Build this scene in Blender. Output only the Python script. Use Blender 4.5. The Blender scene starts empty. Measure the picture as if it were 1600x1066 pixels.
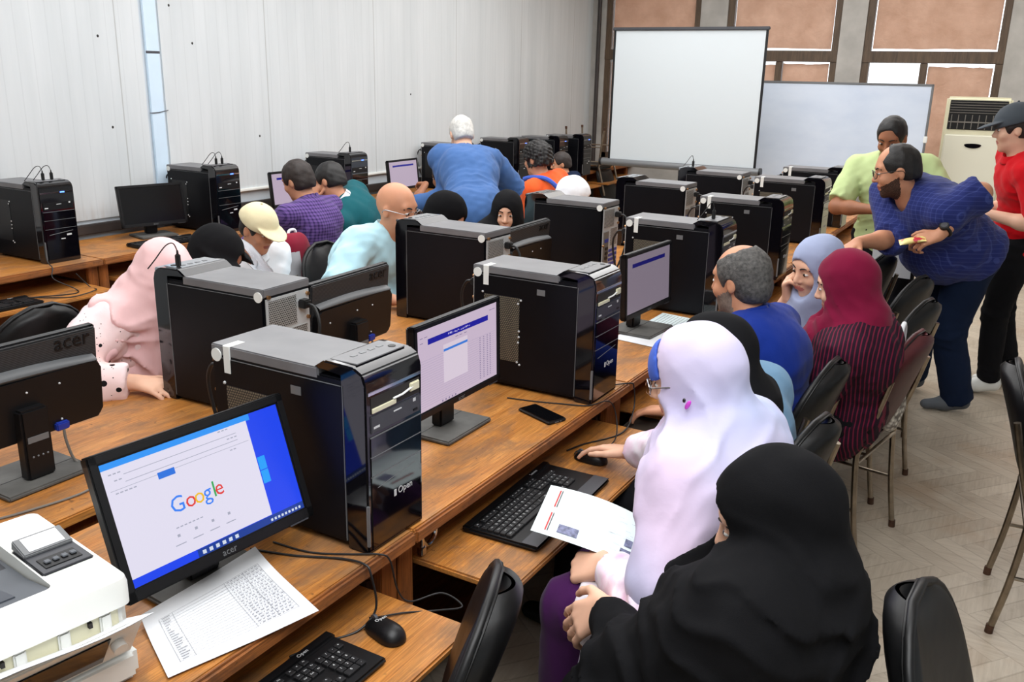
import bpy, bmesh, math, random
import numpy as np
from mathutils import Vector, Matrix, Euler
random.seed(7)
SC = bpy.context.scene
COL = SC.collection
R = math.radians
# ------------------------------------------------------------------ camera
cam_d = bpy.data.cameras.new('camera'); cam_d.lens = 31.5; cam_d.sensor_width = 36; cam_d.sensor_fit = 'HORIZONTAL'
cam_d.clip_start = 0.05; cam_d.clip_end = 100
cam = bpy.data.objects.new('camera', cam_d); COL.objects.link(cam)
CAMR = Matrix(((0.86306, -0.16128, 0.47864), (0.50470, 0.23552, -0.83055), (0.02123, 0.95839, 0.28469)))
cam.matrix_world = Matrix.Translation((0, 0, 1.79)) @ CAMR.to_4x4()
SC.camera = cam
# ------------------------------------------------------------------ world, lights, exposure
SC.view_settings.view_transform = 'Standard'; SC.view_settings.look = 'None'
SC.view_settings.gamma = 1.0; SC.view_settings.use_curve_mapping = False
SC.view_settings.exposure = 0.0
wd = bpy.data.worlds.new('sky'); SC.world = wd; wd.use_nodes = True
wn = wd.node_tree.nodes; wn['Background'].inputs[0].default_value = (0.93, 0.96, 1.0, 1); wn['Background'].inputs[1].default_value = 2.2

def area(name, loc, size, power, rot=(0, 0, 0), col=(1, 1, 1), parent=None, size_y=None):
    l = bpy.data.lights.new(name, 'AREA'); l.energy = power; l.color = col; l.size = size
    if size_y: l.shape = 'RECTANGLE'; l.size_y = size_y
    o = bpy.data.objects.new(name, l); COL.objects.link(o); o.location = loc; o.rotation_euler = rot
    return o
# flash bounced off the white ceiling above the photographer
area('bounced_flash', (-0.5, 0.6, 3.3), 2.6, 150, (R(0), R(12), 0), (0.97, 0.985, 1.0))
area('ceiling_fill', (-2.6, 5.2, 3.36), 3.4, 195, (0, 0, 0), (0.98, 0.99, 1.0), size_y=6.0)  # added soft fill for the farther desk rows, not a seen lamp
area('ceiling_fill_far', (-1.2, 8.6, 3.36), 5.0, 95, (0, 0, 0), (1, 0.985, 0.96), size_y=2.5)  # added fill that brightens the far end of the room
area('ceiling_fill_wall', (-3.4, 2.6, 3.36), 2.4, 72, (0, R(-25), 0), (0.97, 0.985, 1.0), size_y=5.0)  # added fill above the wall desks

# ------------------------------------------------------------------ materials
def lin(c):
    c = [v / 255.0 for v in c]
    return tuple(v / 12.92 if v <= 0.04045 else ((v + 0.055) / 1.055) ** 2.4 for v in c) + (1.0,)

class NT:
    def __init__(s, name):
        s.m = bpy.data.materials.new(name); s.m.use_nodes = True
        s.t = s.m.node_tree; s.n = s.t.nodes; s.l = s.t.links
        s.b = s.n['Principled BSDF']
    def add(s, typ, **kw):
        n = s.n.new(typ)
        for k, v in kw.items(): setattr(n, k, v)
        return n
    def link(s, a, b): s.l.new(a, b)
    def math(s, op, a, b=None, c=None):
        n = s.n.new('ShaderNodeMath'); n.operation = op
        for i, v in enumerate((a, b, c)):
            if v is None: continue
            if isinstance(v, (int, float)): n.inputs[i].default_value = v
            else: s.l.new(v, n.inputs[i])
        return n.outputs[0]
    def mix(s, f, a, b, mode='MIX'):
        n = s.n.new('ShaderNodeMix'); n.data_type = 'RGBA'; n.blend_type = mode
        for i, v in ((0, f), (6, a), (7, b)):
            if isinstance(v, (int, float)): n.inputs[i].default_value = v
            elif isinstance(v, tuple): n.inputs[i].default_value = v
            else: s.l.new(v, n.inputs[i])
        return n.outputs[2]
    def ramp(s, f, stops, interp='LINEAR'):
        n = s.n.new('ShaderNodeValToRGB'); n.color_ramp.interpolation = interp
        e = n.color_ramp.elements
        while len(e) < len(stops): e.new(0.5)
        for i, (p, c) in enumerate(stops): e[i].position = p; e[i].color = c
        s.l.new(f, n.inputs[0]); return n.outputs[0]
    def obj(s, scale=(1, 1, 1), rot=(0, 0, 0), coord='Object'):
        tc = s.n.new('ShaderNodeTexCoord'); mp = s.n.new('ShaderNodeMapping')
        mp.inputs['Scale'].default_value = scale; mp.inputs['Rotation'].default_value = rot
        s.l.new(tc.outputs[coord], mp.inputs[0]); return mp.outputs[0]
    def noise(s, vec, scale, detail=3, rough=0.5, dist=0.0):
        n = s.n.new('ShaderNodeTexNoise'); n.inputs['Scale'].default_value = scale
        n.inputs['Detail'].default_value = detail; n.inputs['Roughness'].default_value = rough
        n.inputs['Distortion'].default_value = dist
        if vec is not None: s.l.new(vec, n.inputs['Vector'])
        return n.outputs['Fac']
    def bump(s, h, strength=0.3, dist=0.01):
        n = s.n.new('ShaderNodeBump'); n.inputs['Strength'].default_value = strength; n.inputs['Distance'].default_value = dist
        s.l.new(h, n.inputs['Height']); s.l.new(n.outputs[0], s.b.inputs['Normal'])
    def set(s, **kw):
        for k, v in kw.items():
            k = {'col': 'Base Color', 'rough': 'Roughness', 'metal': 'Metallic', 'spec': 'Specular IOR Level', 'coat': 'Coat Weight', 'sheen': 'Sheen Weight', 'sss': 'Subsurface Weight', 'trans': 'Transmission Weight', 'alpha': 'Alpha', 'ecol': 'Emission Color', 'estr': 'Emission Strength', 'ior': 'IOR'}[k]
            if isinstance(v, (int, float, tuple)): s.b.inputs[k].default_value = v
            else: s.l.new(v, s.b.inputs[k])
        return s

def plain(name, rgb, rough=0.5, metal=0.0, spec=0.5, var=0.0, vscale=8, bump=0.0, bscale=60, coat=0.0, bdist=0.003):
    t = NT(name); c = lin(rgb)
    t.set(col=c, rough=rough, metal=metal, spec=spec, coat=coat)
    if var > 0:
        f = t.noise(t.obj(), vscale, 4)
        d = tuple(max(0, v * (1 - var)) for v in c[:3]) + (1,); u = tuple(min(1, v * (1 + var)) for v in c[:3]) + (1,)
        t.set(col=t.ramp(f, [(0.3, d), (0.7, u)]))
    if bump > 0: t.bump(t.noise(t.obj(), bscale, 3), bump, bdist)
    return t.m

def emis(name, rgb, s):
    t = NT(name); c = lin(rgb); t.set(col=(0, 0, 0, 1), rough=0.25, ecol=c, estr=s); return t.m

def fabric(name, rgb, var=0.08, bump=0.25, bscale=900, rough=0.9, sheen=None, vscale=5):
    t = NT(name); c = lin(rgb); v = t.obj()
    d = tuple(x * (1 - var) for x in c[:3]) + (1,); u = tuple(min(1, x * (1 + var)) for x in c[:3]) + (1,)
    t.set(col=t.ramp(t.noise(v, vscale, 4), [(0.3, d), (0.7, u)]), rough=rough, sheen=(0.0 if sum(rgb) < 120 else 0.08) if sheen is None else sheen, spec=0.12)
    h = t.math('ADD', t.noise(v, 26, 3), t.math('MULTIPLY', t.noise(v, bscale, 1), 0.25))
    t.bump(h, bump, 0.006)
    return t.m

def wood(name, c1, c2, wear, axis='Y', rough=0.38, wamt=0.5):
    t = NT(name)
    sc = {'Y': (14, 0.9, 14), 'X': (0.9, 14, 14), 'Z': (14, 14, 0.9)}[axis]
    g = t.noise(t.obj(sc), 3.0, 6, 0.65, 0.6)
    fine = t.noise(t.obj(tuple(6 * k if k > 1 else 2.5 * k for k in sc)), 4.0, 3, 0.6)
    base = t.ramp(g, [(0.22, lin(c2)), (0.5, lin(tuple((a + b) / 2 for a, b in zip(c1, c2)))), (0.78, lin(c1))])
    base = t.mix(t.math('MULTIPLY', t.ramp(fine, [(0.4, (0, 0, 0, 1)), (0.62, (1, 1, 1, 1))]), 0.48), base, lin(tuple(v * 0.55 for v in c2)))
    w = t.noise(t.obj(tuple(0.28 * k if k > 1 else 2.0 * k for k in sc)), 2.1, 7, 0.7, 0.4)
    wm = t.ramp(w, [(0.47, (0, 0, 0, 1)), (0.60, (wamt * 0.8, wamt * 0.8, wamt * 0.8, 1)), (0.75, (wamt, wamt, wamt, 1))])
    base = t.mix(wm, base, lin(wear))
    sp = t.noise(t.obj(), 46, 2, 0.6)
    base = t.mix(t.ramp(sp, [(0.68, (0, 0, 0, 1)), (0.76, (0.55, 0.55, 0.55, 1))]), base, lin((58, 40, 30)))
    t.set(col=base, rough=t.ramp(w, [(0.4, (rough, rough, rough, 1)), (0.7, (0.65, 0.65, 0.65, 1))]), spec=0.4)
    t.bump(fine, 0.06, 0.002)
    return t.m

M = {}
M['desk'] = wood('worn_oak_top', (218, 152, 78), (168, 102, 42), (112, 86, 64), wamt=0.75)
M['desk_edge'] = wood('oak_edge', (186, 118, 62), (128, 74, 36), (84, 58, 42), rough=0.5, wamt=0.8)
M['panel'] = wood('oak_panel', (180, 108, 54), (132, 72, 30), (96, 66, 46), axis='Z')
M['desk_dark'] = wood('brown_oak', (150, 92, 44), (96, 54, 24), (70, 50, 36))
M['black'] = plain('black_plastic', (14, 14, 16), 0.42, spec=0.4, var=0.15)
M['black_satin'] = plain('black_steel', (9, 10, 15), 0.42, spec=0.2, var=0.3, vscale=3)
t = NT('toplit_dusty_steel'); v = t.obj()
t.set(col=t.ramp(t.noise(v, 7, 5), [(0.3, lin((96, 96, 99))), (0.75, lin((116, 116, 118)))]), rough=0.45, spec=0.6); M['toplit_dust'] = t.m  # black steel greyed in colour for light from above, and for dust
M['gloss'] = plain('gloss_black', (9, 8, 13), 0.07, spec=0.6, coat=0.3)
M['chrome'] = plain('chrome', (205, 207, 212), 0.12, 1.0)
M['steel'] = plain('galvanised_steel', (196, 199, 200), 0.4, 0.25, var=0.06)
M['tube'] = plain('worn_tube_steel', (150, 138, 122), 0.3, 1.0, var=0.25, vscale=20)
M['rust'] = plain('rusty_tube', (92, 66, 52), 0.5, 0.6, var=0.35, vscale=25)
M['silver'] = plain('silver_plastic', (112, 114, 116), 0.38, 0.2)
M['ridge'] = plain('grey_ridge', (84, 86, 88), 0.42, 0.1)
M['white'] = plain('white_plastic', (232, 233, 228), 0.4, var=0.03)
M['offwhite'] = plain('printer_white', (226, 227, 222), 0.42, var=0.04, vscale=4)
M['cream'] = plain('cream_plastic', (222, 218, 188), 0.45, var=0.05)
M['greyplastic'] = plain('grey_plastic', (88, 92, 98), 0.5, var=0.06)
M['darkgrey'] = plain('dark_grey_plastic', (62, 63, 68), 0.45, var=0.08)
M['dustgrey'] = plain('dusty_base', (86, 85, 82), 0.7, var=0.22, vscale=16)
M['cable'] = plain('cable_black', (20, 20, 21), 0.5)
M['cable_grey'] = plain('cable_grey', (110, 106, 100), 0.55)
M['vga'] = plain('vga_blue', (28, 52, 150), 0.4)
M['paper'] = plain('paper_white', (226, 228, 231), 0.8, spec=0.2)
M['ink'] = plain('ink_grey', (150, 152, 158), 0.8)
M['inkdark'] = plain('ink_dark', (70, 70, 76), 0.8)
M['sticker'] = plain('sticker_white', (228, 230, 226), 0.55)
M['legend'] = plain('legend_white', (205, 207, 208), 0.6)
M['keycap'] = plain('keycap', (24, 24, 26), 0.5, var=0.1)
t = NT('black_vinyl'); v = t.obj(); t.set(col=t.ramp(t.noise(v, 12, 4), [(0.3, lin((10, 10, 11))), (0.8, lin((18, 18, 19)))]), rough=0.42, spec=0.35); t.bump(t.noise(v, 5, 3), 0.35, 0.02); M['vinyl'] = t.m
t = NT('maroon_vinyl'); v = t.obj(); t.set(col=t.ramp(t.noise(v, 12, 4), [(0.3, lin((66, 28, 32))), (0.8, lin((92, 46, 48)))]), rough=0.42, spec=0.3); M['vinyl_maroon'] = t.m
# perforated grille: hexagonal holes over the thing's own coordinates
def perforated(name, base, hole, pitch, axes, spec_metal=0.5):
    t = NT(name); tc = t.n.new('ShaderNodeTexCoord'); sp = t.n.new('ShaderNodeSeparateXYZ'); t.link(tc.outputs['Object'], sp.inputs[0])
    a = t.math('DIVIDE', sp.outputs[axes[0]], pitch); b = t.math('DIVIDE', sp.outputs[axes[1]], pitch * 0.866)
    row = t.math('FLOOR', b); off = t.math('MULTIPLY', t.math('MODULO', t.math('ABSOLUTE', row), 2.0), 0.5)
    fa = t.math('SUBTRACT', t.math('FRACT', t.math('ADD', a, off)), 0.5); fb = t.math('SUBTRACT', t.math('FRACT', b), 0.5)
    d = t.math('SQRT', t.math('ADD', t.math('MULTIPLY', fa, fa), t.math('MULTIPLY', fb, fb)))
    m = t.math('LESS_THAN', d, 0.36)
    t.set(col=t.mix(m, lin(base), lin(hole)), rough=0.4, metal=t.math('MULTIPLY', t.math('SUBTRACT', 1.0, m), spec_metal)); return t.m
M['grille_side'] = perforated('side_vent', (30, 30, 32), (118, 112, 96), 0.0075, ('X', 'Z'), 0.0)
M['grille_back'] = perforated('back_vent', (190, 192, 190), (26, 26, 26), 0.0075, ('Y', 'Z'), 0.5)

# ------------------------------------------------------------------ mesh helpers
class MB:
    """collects shapes; build() links them as one mesh object"""
    def __init__(s): s.bm = bmesh.new(); s.mi = 0
    def _tag(s, geom):
        for f in geom: f.material_index = s.mi
    def box(s, x0, x1, y0, y1, z0, z1, bev=0.0, seg=2, mx=None, edges=None):
        m = Matrix.Translation(((x0 + x1) / 2, (y0 + y1) / 2, (z0 + z1) / 2)) @ Matrix.Diagonal((abs(x1 - x0), abs(y1 - y0), abs(z1 - z0), 1))
        if mx is not None: m = mx @ m
        old = set(s.bm.faces)
        r = bmesh.ops.create_cube(s.bm, size=1, matrix=m)
        if bev > 0:
            es = list({e for v in r['verts'] for e in v.link_edges})
            bmesh.ops.bevel(s.bm, geom=es, offset=bev, segments=seg, affect='EDGES', clamp_overlap=True)
        s._tag([f for f in s.bm.faces if f not in old]); return s
    def cyl(s, p0, p1, r0, r1=None, seg=16, cap=True):
        p0, p1 = Vector(p0), Vector(p1); d = p1 - p0; r1 = r0 if r1 is None else r1
        q = d.to_track_quat('Z', 'Y').to_matrix().to_4x4()
        m = Matrix.Translation((p0 + p1) / 2) @ q
        old = set(s.bm.faces)
        bmesh.ops.create_cone(s.bm, cap_ends=cap, segments=seg, radius1=max(r0, 1e-5), radius2=max(r1, 1e-5), depth=d.length, matrix=m)
        s._tag([f for f in s.bm.faces if f not in old]); return s
    def ball(s, c, r, sub=2, mx=None):
        if isinstance(r, (int, float)): r = (r, r, r)
        m = Matrix.Translation(c) @ (mx.to_4x4() if mx is not None else Matrix.Identity(4)) @ Matrix.Diagonal((*r, 1))
        old = set(s.bm.faces)
        bmesh.ops.create_icosphere(s.bm, subdivisions=sub, radius=1, matrix=m)
        s._tag([f for f in s.bm.faces if f not in old]); return s
    def tube(s, pts, r, seg=8, smooth=0, closed=False):
        pts = [Vector(p) for p in pts]
        if smooth: pts = spline(pts, smooth)
        rings = []; n = len(pts); up = Vector((0, 0, 1)); pr = None
        for i, p in enumerate(pts):
            if closed: d = pts[(i + 1) % n] - pts[i - 1]
            else: d = pts[min(i + 1, n - 1)] - pts[max(i - 1, 0)]
            d.normalize()
            if pr is None:
                a = d.cross(up if abs(d.z) < 0.9 else Vector((1, 0, 0))).normalized()
            else:
                a = (pr - d * pr.dot(d)).normalized()
            pr = a; b = d.cross(a)
            rr = r[i] if isinstance(r, (list, tuple)) and not smooth else (r if not isinstance(r, (list, tuple)) else r[0])
            rings.append([s.bm.verts.new(p + a * rr * math.cos(2 * math.pi * k / seg) + b * rr * math.sin(2 * math.pi * k / seg)) for k in range(seg)])
        fs = []
        rng = range(n) if closed else range(n - 1)
        for i in rng:
            A, B = rings[i], rings[(i + 1) % n]
            for k in range(seg): fs.append(s.bm.faces.new((A[k], A[(k + 1) % seg], B[(k + 1) % seg], B[k])))
        if not closed:
            fs.append(s.bm.faces.new(rings[0][::-1])); fs.append(s.bm.faces.new(rings[-1]))
        s._tag(fs); return s
    def prism(s, poly, z0, z1, mx=None, bev=0.0):
        """polygon in local XY extruded z0..z1, then transformed"""
        mx = mx or Matrix.Identity(4)
        lo = [s.bm.verts.new(mx @ Vector((x, y, z0))) for x, y in poly]; hi = [s.bm.verts.new(mx @ Vector((x, y, z1))) for x, y in poly]
        n = len(poly); fs = [s.bm.faces.new(lo[::-1]), s.bm.faces.new(hi)]
        for i in range(n): fs.append(s.bm.faces.new((lo[i], lo[(i + 1) % n], hi[(i + 1) % n], hi[i])))
        if bev > 0:
            es = list({e for f in fs for e in f.edges}); old = set(s.bm.faces) - set(fs)
            bmesh.ops.bevel(s.bm, geom=es, offset=bev, segments=2, affect='EDGES', clamp_overlap=True)
            fs = [f for f in s.bm.faces if f not in old]
        s._tag(fs); return s
    def quad(s, a, b, c, d):
        f = s.bm.faces.new([s.bm.verts.new(Vector(p)) for p in (a, b, c, d)]); s._tag([f]); return s
    def grid(s, fn, nu, nv, closeu=False):
        vs = [[s.bm.verts.new(Vector(fn(i / nu, j / nv))) for j in range(nv + 1)] for i in range(nu + 1)]
        fs = [s.bm.faces.new((vs[i][j], vs[i + 1][j], vs[i + 1][j + 1], vs[i][j + 1])) for i in range(nu) for j in range(nv)]
        s._tag(fs); return s
    def text(s, txt, size, mx, depth=0.0004, align='CENTER'):
        c = bpy.data.curves.new('t', 'FONT'); c.body = txt; c.size = size; c.align_x = align; c.align_y = 'CENTER'; c.extrude = depth; c.resolution_u = 2
        o = bpy.data.objects.new('t', c); COL.objects.link(o)
        dg = bpy.context.evaluated_depsgraph_get(); me = bpy.data.meshes.new_from_object(o.evaluated_get(dg))
        me.transform(mx); old = set(s.bm.faces); s.bm.from_mesh(me); s._tag([f for f in s.bm.faces if f not in old])
        bpy.data.objects.remove(o); bpy.data.curves.remove(c); bpy.data.meshes.remove(me); return s
    def build(s, name, mats, parent=None, smooth=True, loc=None, rot=None, angle=35):
        me = bpy.data.meshes.new(name); bmesh.ops.recalc_face_normals(s.bm, faces=s.bm.faces); s.bm.to_mesh(me); s.bm.free()
        if not isinstance(mats, (list, tuple)): mats = [mats]
        for m in mats: me.materials.append(M[m] if isinstance(m, str) else m)
        if smooth:
            me.shade_smooth(); me.set_sharp_from_angle(angle=R(angle))
        o = bpy.data.objects.new(name, me); COL.objects.link(o)
        if parent: o.parent = parent
        if loc is not None: o.location = loc
        if rot is not None: o.rotation_euler = rot
        return o

def spline(pts, n):
    out = []; P = [pts[0]] + list(pts) + [pts[-1]]
    for i in range(1, len(P) - 2):
        a, b, c, d = P[i - 1:i + 3]
        for k in range(n):
            t = k / n
            out.append(0.5 * ((2 * b) + (c - a) * t + (2 * a - 5 * b + 4 * c - d) * t * t + (3 * b - a - 3 * c + d) * t ** 3))
    out.append(P[-2]); return out

def rrect(w, h, r, n=5):
    """rounded rectangle polygon centred on the origin"""
    out = []
    for cx, cy, a0 in ((w / 2 - r, h / 2 - r, 0), (-w / 2 + r, h / 2 - r, 90), (-w / 2 + r, -h / 2 + r, 180), (w / 2 - r, -h / 2 + r, 270)):
        for k in range(n + 1):
            a = R(a0 + 90 * k / n); out.append((cx + r * math.cos(a), cy + r * math.sin(a)))
    return out

def tag(o, label=None, cat=None, group=None, kind=None):
    if label: o['label'] = label
    if cat: o['category'] = cat
    if group: o['group'] = group
    if kind: o['kind'] = kind
    return o
def thing(name, label, cat, loc=(0, 0, 0), rz=0.0, group=None):
    o = bpy.data.objects.new(name, None); o.empty_display_size = 0.1; COL.objects.link(o)
    o.location = loc; o.rotation_euler = (0, 0, rz); return tag(o, label, cat, group)
def dup(root, loc, rz, label, group=None):
    r = root.copy(); COL.objects.link(r); r.location = loc; r.rotation_euler = (0, 0, rz); r['label'] = label
    if group: r['group'] = group
    def rec(src, dst):
        for ch in src.children:
            c = ch.copy(); COL.objects.link(c); c.parent = dst; c.matrix_parent_inverse = ch.matrix_parent_inverse.copy(); rec(ch, c)
    rec(root, r); return r
AX = lambda m3, t=(0, 0, 0): Matrix.Translation(t) @ Matrix(m3).to_4x4()
YZ = Matrix(((0, 0, 1), (1, 0, 0), (0, 1, 0)))      # local xy -> world YZ, facing +X
YZb = Matrix(((0, 0, -1), (-1, 0, 0), (0, 1, 0)))   # facing -X
XZ = Matrix(((1, 0, 0), (0, 0, -1), (0, 1, 0)))     # local xy -> XZ, facing -Y

# ------------------------------------------------------------------ setting
XW, YW, ZC = -5.12, 10.7, 3.45
# floor: herringbone parquet
t = NT('herringbone_parquet'); v = t.obj((1, 1, 1), (0, 0, R(38)))
sp = t.n.new('ShaderNodeSeparateXYZ'); t.link(v, sp.inputs[0]); W, N = 0.075, 5
u = t.math('DIVIDE', sp.outputs['X'], W); w_ = t.math('DIVIDE', sp.outputs['Y'], W)
cu, cv = t.math('FLOOR', u), t.math('FLOOR', w_)
d = t.math('FLOORED_MODULO', t.math('SUBTRACT', cu, cv), 2.0 * N)
hor = t.math('LESS_THAN', d, N - 0.5)
idx = t.math('ADD', t.math('MULTIPLY', hor, t.math('SUBTRACT', cu, d)), t.math('MULTIPLY', t.math('SUBTRACT', 1.0, hor), cu))
idy = t.math('ADD', t.math('MULTIPLY', hor, cv), t.math('MULTIPLY', t.math('SUBTRACT', 1.0, hor), t.math('SUBTRACT', cv, t.math('SUBTRACT', 2.0 * N - 1, d))))
cmb = t.n.new('ShaderNodeCombineXYZ'); t.link(idx, cmb.inputs[0]); t.link(idy, cmb.inputs[1]); t.link(hor, cmb.inputs[2])
wnz = t.n.new('ShaderNodeTexWhiteNoise'); t.link(cmb.outputs[0], wnz.inputs['Vector'])
fx, fy = t.math('FRACT', u), t.math('FRACT', w_)
fe = t.math('ADD', t.math('MULTIPLY', hor, fy), t.math('MULTIPLY', t.math('SUBTRACT', 1.0, hor), fx))
edge = t.math('LESS_THAN', t.math('ABSOLUTE', t.math('SUBTRACT', fe, 0.5)), 0.455)
gh = t.noise(t.obj((3, 40, 1), (0, 0, R(38))), 2, 4, 0.6); gv = t.noise(t.obj((40, 3, 1), (0, 0, R(38))), 2, 4, 0.6)
gr = t.math('ADD', t.math('MULTIPLY', hor, gh), t.math('MULTIPLY', t.math('SUBTRACT', 1.0, hor), gv))
base = t.ramp(t.math('ADD', t.math('MULTIPLY', wnz.outputs['Value'], 0.24), t.math('MULTIPLY', gr, 0.75)), [(0.2, lin((168, 154, 136))), (0.8, lin((206, 194, 176)))])
big = t.noise(t.obj(), 1.6, 6, 0.65)
base = t.mix(t.ramp(big, [(0.52, (0, 0, 0, 1)), (0.7, (0.55, 0.55, 0.55, 1))]), base, lin((170, 138, 106)))
base = t.mix(t.ramp(t.noise(t.obj(), 5, 5, 0.7), [(0.55, (0, 0, 0, 1)), (0.75, (0.5, 0.5, 0.5, 1))]), base, lin((138, 124, 110)))
base = t.mix(t.math('MULTIPLY', t.math('SUBTRACT', 1.0, edge), 0.3), base, lin((110, 96, 80)))
t.set(col=base, rough=0.34, spec=0.4); t.bump(t.math('ADD', edge, t.math('MULTIPLY', gr, 0.4)), 0.15, 0.002); M['floor'] = t.m
MB().box(XW - 0.1, 3.2, -2.5, YW + 0.1, -0.1, 0).build('floor', 'floor')['kind'] = 'structure'
# grooved white wall panels
t = NT('grooved_white_panel'); tc = t.n.new('ShaderNodeTexCoord'); sp = t.n.new('ShaderNodeSeparateXYZ'); t.link(tc.outputs['Object'], sp.inputs[0])
g = t.math('ABSOLUTE', t.math('SUBTRACT', t.math('FRACT', t.math('DIVIDE', sp.outputs['Y'], 0.098)), 0.5))
groove = t.math('LESS_THAN', g, 0.035)
seam = t.math('LESS_THAN', t.math('ABSOLUTE', t.math('SUBTRACT', t.math('FRACT', t.math('DIVIDE', t.math('SUBTRACT', sp.outputs['Y'], 3.84), 1.27)), 0.5)), 0.4965)
base = t.ramp(t.noise(t.obj((1, 3.5, 0.35)), 1.5, 5, 0.6), [(0.3, lin((198, 203, 205))), (0.7, lin((213, 217, 219)))])
base = t.mix(t.math('MULTIPLY', groove, 0.10), base, lin((130, 134, 138)))
base = t.mix(t.math('MULTIPLY', t.math('SUBTRACT', 1.0, seam), 0.4), base, lin((120, 118, 112)))
low = t.ramp(sp.outputs['Z'], [(0.0, (1, 1, 1, 1)), (1.0, (0, 0, 0, 1))])
mr = t.n.new('ShaderNodeMapRange'); mr.inputs[1].default_value = 1.0; mr.inputs[2].default_value = 0.78; t.link(sp.outputs['Z'], mr.inputs[0])
base = t.mix(t.math('MULTIPLY', mr.outputs[0], t.ramp(t.noise(t.obj((1, 14, 1.5)), 2, 4), [(0.45, (0, 0, 0, 1)), (0.7, (0.5, 0.5, 0.5, 1))])), base, lin((150, 120, 84)))
t.set(col=base, rough=0.5, spec=0.35); t.bump(t.math('SUBTRACT', 1.0, groove), 0.22, 0.004); M['wallpanel'] = t.m
M['plaster'] = plain('blue_white_plaster', (206, 214, 220), 0.7, var=0.05, vscale=3)
M['concrete'] = plain('grey_concrete', (176, 173, 168), 0.8, var=0.14, vscale=5, bump=0.2, bscale=30)
M['ceil'] = plain('ceiling_white', (238, 238, 235), 0.8, var=0.02)
M['hole'] = plain('nail_hole', (40, 36, 34), 0.8)
w = MB(); w.box(XW - 0.1, XW, -2.5, YW + 0.1, 0, ZC); w.mi = 1
w.box(XW - 0.05, XW + 0.012, -2.5, 4.02, 0.86, ZC); w.box(XW - 0.05, XW + 0.012, 4.17, YW, 0.93, ZC)
w.mi = 2
for y, z in ((3.71, 1.965), (4.43, 1.95), (4.26, 2.18), (3.75, 1.42), (5.0, 1.31), (6.9, 1.6)): w.ball((XW + 0.012, y, z), (0.003, 0.008, 0.009))
w.build('wall_left', ['plaster', 'wallpanel', 'hole'])['kind'] = 'structure'
M['stripblue'] = plain('pale_blue_strip', (205, 224, 240), 0.45, var=0.03)
s_ = MB(); s_.box(XW, XW + 0.02, 4.045, 4.15, 0.78, ZC, 0.004); s_.mi = 1; s_.box(XW + 0.018, XW + 0.0215, 4.045, 4.15, 1.875, 1.89); s_.tube([(XW + 0.024, 4.03, 1.50), (XW + 0.024, 4.1, 1.503), (XW + 0.02, 4.18, 1.515)], 0.0025, 6)
s_.build('trim_1', ['stripblue', 'inkdark'])['kind'] = 'structure'
MB().box(XW, XW + 0.03, 4.17, YW, 0.915, 0.935, 0.004).build('trim_2', 'white')['kind'] = 'structure'
M['darkrail'] = plain('dark_conduit', (54, 48, 46), 0.6, var=0.2, vscale=10)
MB().box(XW, XW + 0.045, -2.5, YW, 0.775, 0.835, 0.006).build('trim_3', 'darkrail')['kind'] = 'structure'
MB().box(3.1, 3.2, -2.5, YW + 0.1, 0, ZC).build('wall_right', 'plaster')['kind'] = 'structure'
MB().box(XW, 3.2, -2.6, -2.5, 0, ZC).build('wall_back', 'plaster')['kind'] = 'structure'
MB().box(XW - 0.1, 3.2, -2.6, YW + 0.1, ZC, ZC + 0.1).build('ceiling', 'ceil')['kind'] = 'structure'
# far wall: concrete piers, parapet and lintel with three tall windows between
WX = [(-4.93, -3.72), (-3.40, -2.13), (-1.87, -0.50), (-0.12, 1.2), (1.6, 2.9)]
fw = MB(); xs = [XW] + [v for p in WX for v in p] + [3.2]
for a, b in zip(xs[0::2], xs[1::2]): fw.box(a, b, YW, YW + 0.28, 0, ZC)
for a, b in WX: fw.box(a, b, YW, YW + 0.28, 0, 0.8); fw.box(a, b, YW, YW + 0.28, 3.1, ZC)
fw.build('wall_far', 'concrete')['kind'] = 'structure'
MB().cyl((XW + 0.13, YW - 0.06, 0), (XW + 0.13, YW - 0.06, ZC), 0.025).build('trim_4', 'darkrail')['kind'] = 'structure'
t = NT('brown_window_wood'); v = t.obj((12, 12, 1.2))
t.set(col=t.ramp(t.noise(v, 3, 5, 0.7), [(0.3, lin((64, 50, 38))), (0.75, lin((104, 84, 64)))]), rough=0.55); M['winwood'] = t.m
t = NT('brown_paper_blind'); v = t.obj()
f = t.noise(v, 5, 5, 0.6); c = t.ramp(f, [(0.3, lin((208, 174, 152))), (0.7, lin((226, 196, 176)))])
t.set(col=c, rough=0.85, spec=0.15); t.bump(t.noise(v, 7, 4, 0.55, 0.5), 0.5, 0.03)
tr = t.n.new('ShaderNodeBsdfTranslucent'); t.link(c, tr.inputs[0]); ms = t.n.new('ShaderNodeMixShader'); ms.inputs[0].default_value = 0.35
t.link(t.b.outputs[0], ms.inputs[1]); t.link(tr.outputs[0], ms.inputs[2]); t.link(ms.outputs[0], t.n['Material Output'].inputs[0]); M['blind'] = t.m
t = NT('window_glass'); t.set(col=(1, 1, 1, 1), rough=0.02, trans=1.0, ior=1.05, spec=0.3); M['glass'] = t.m
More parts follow.
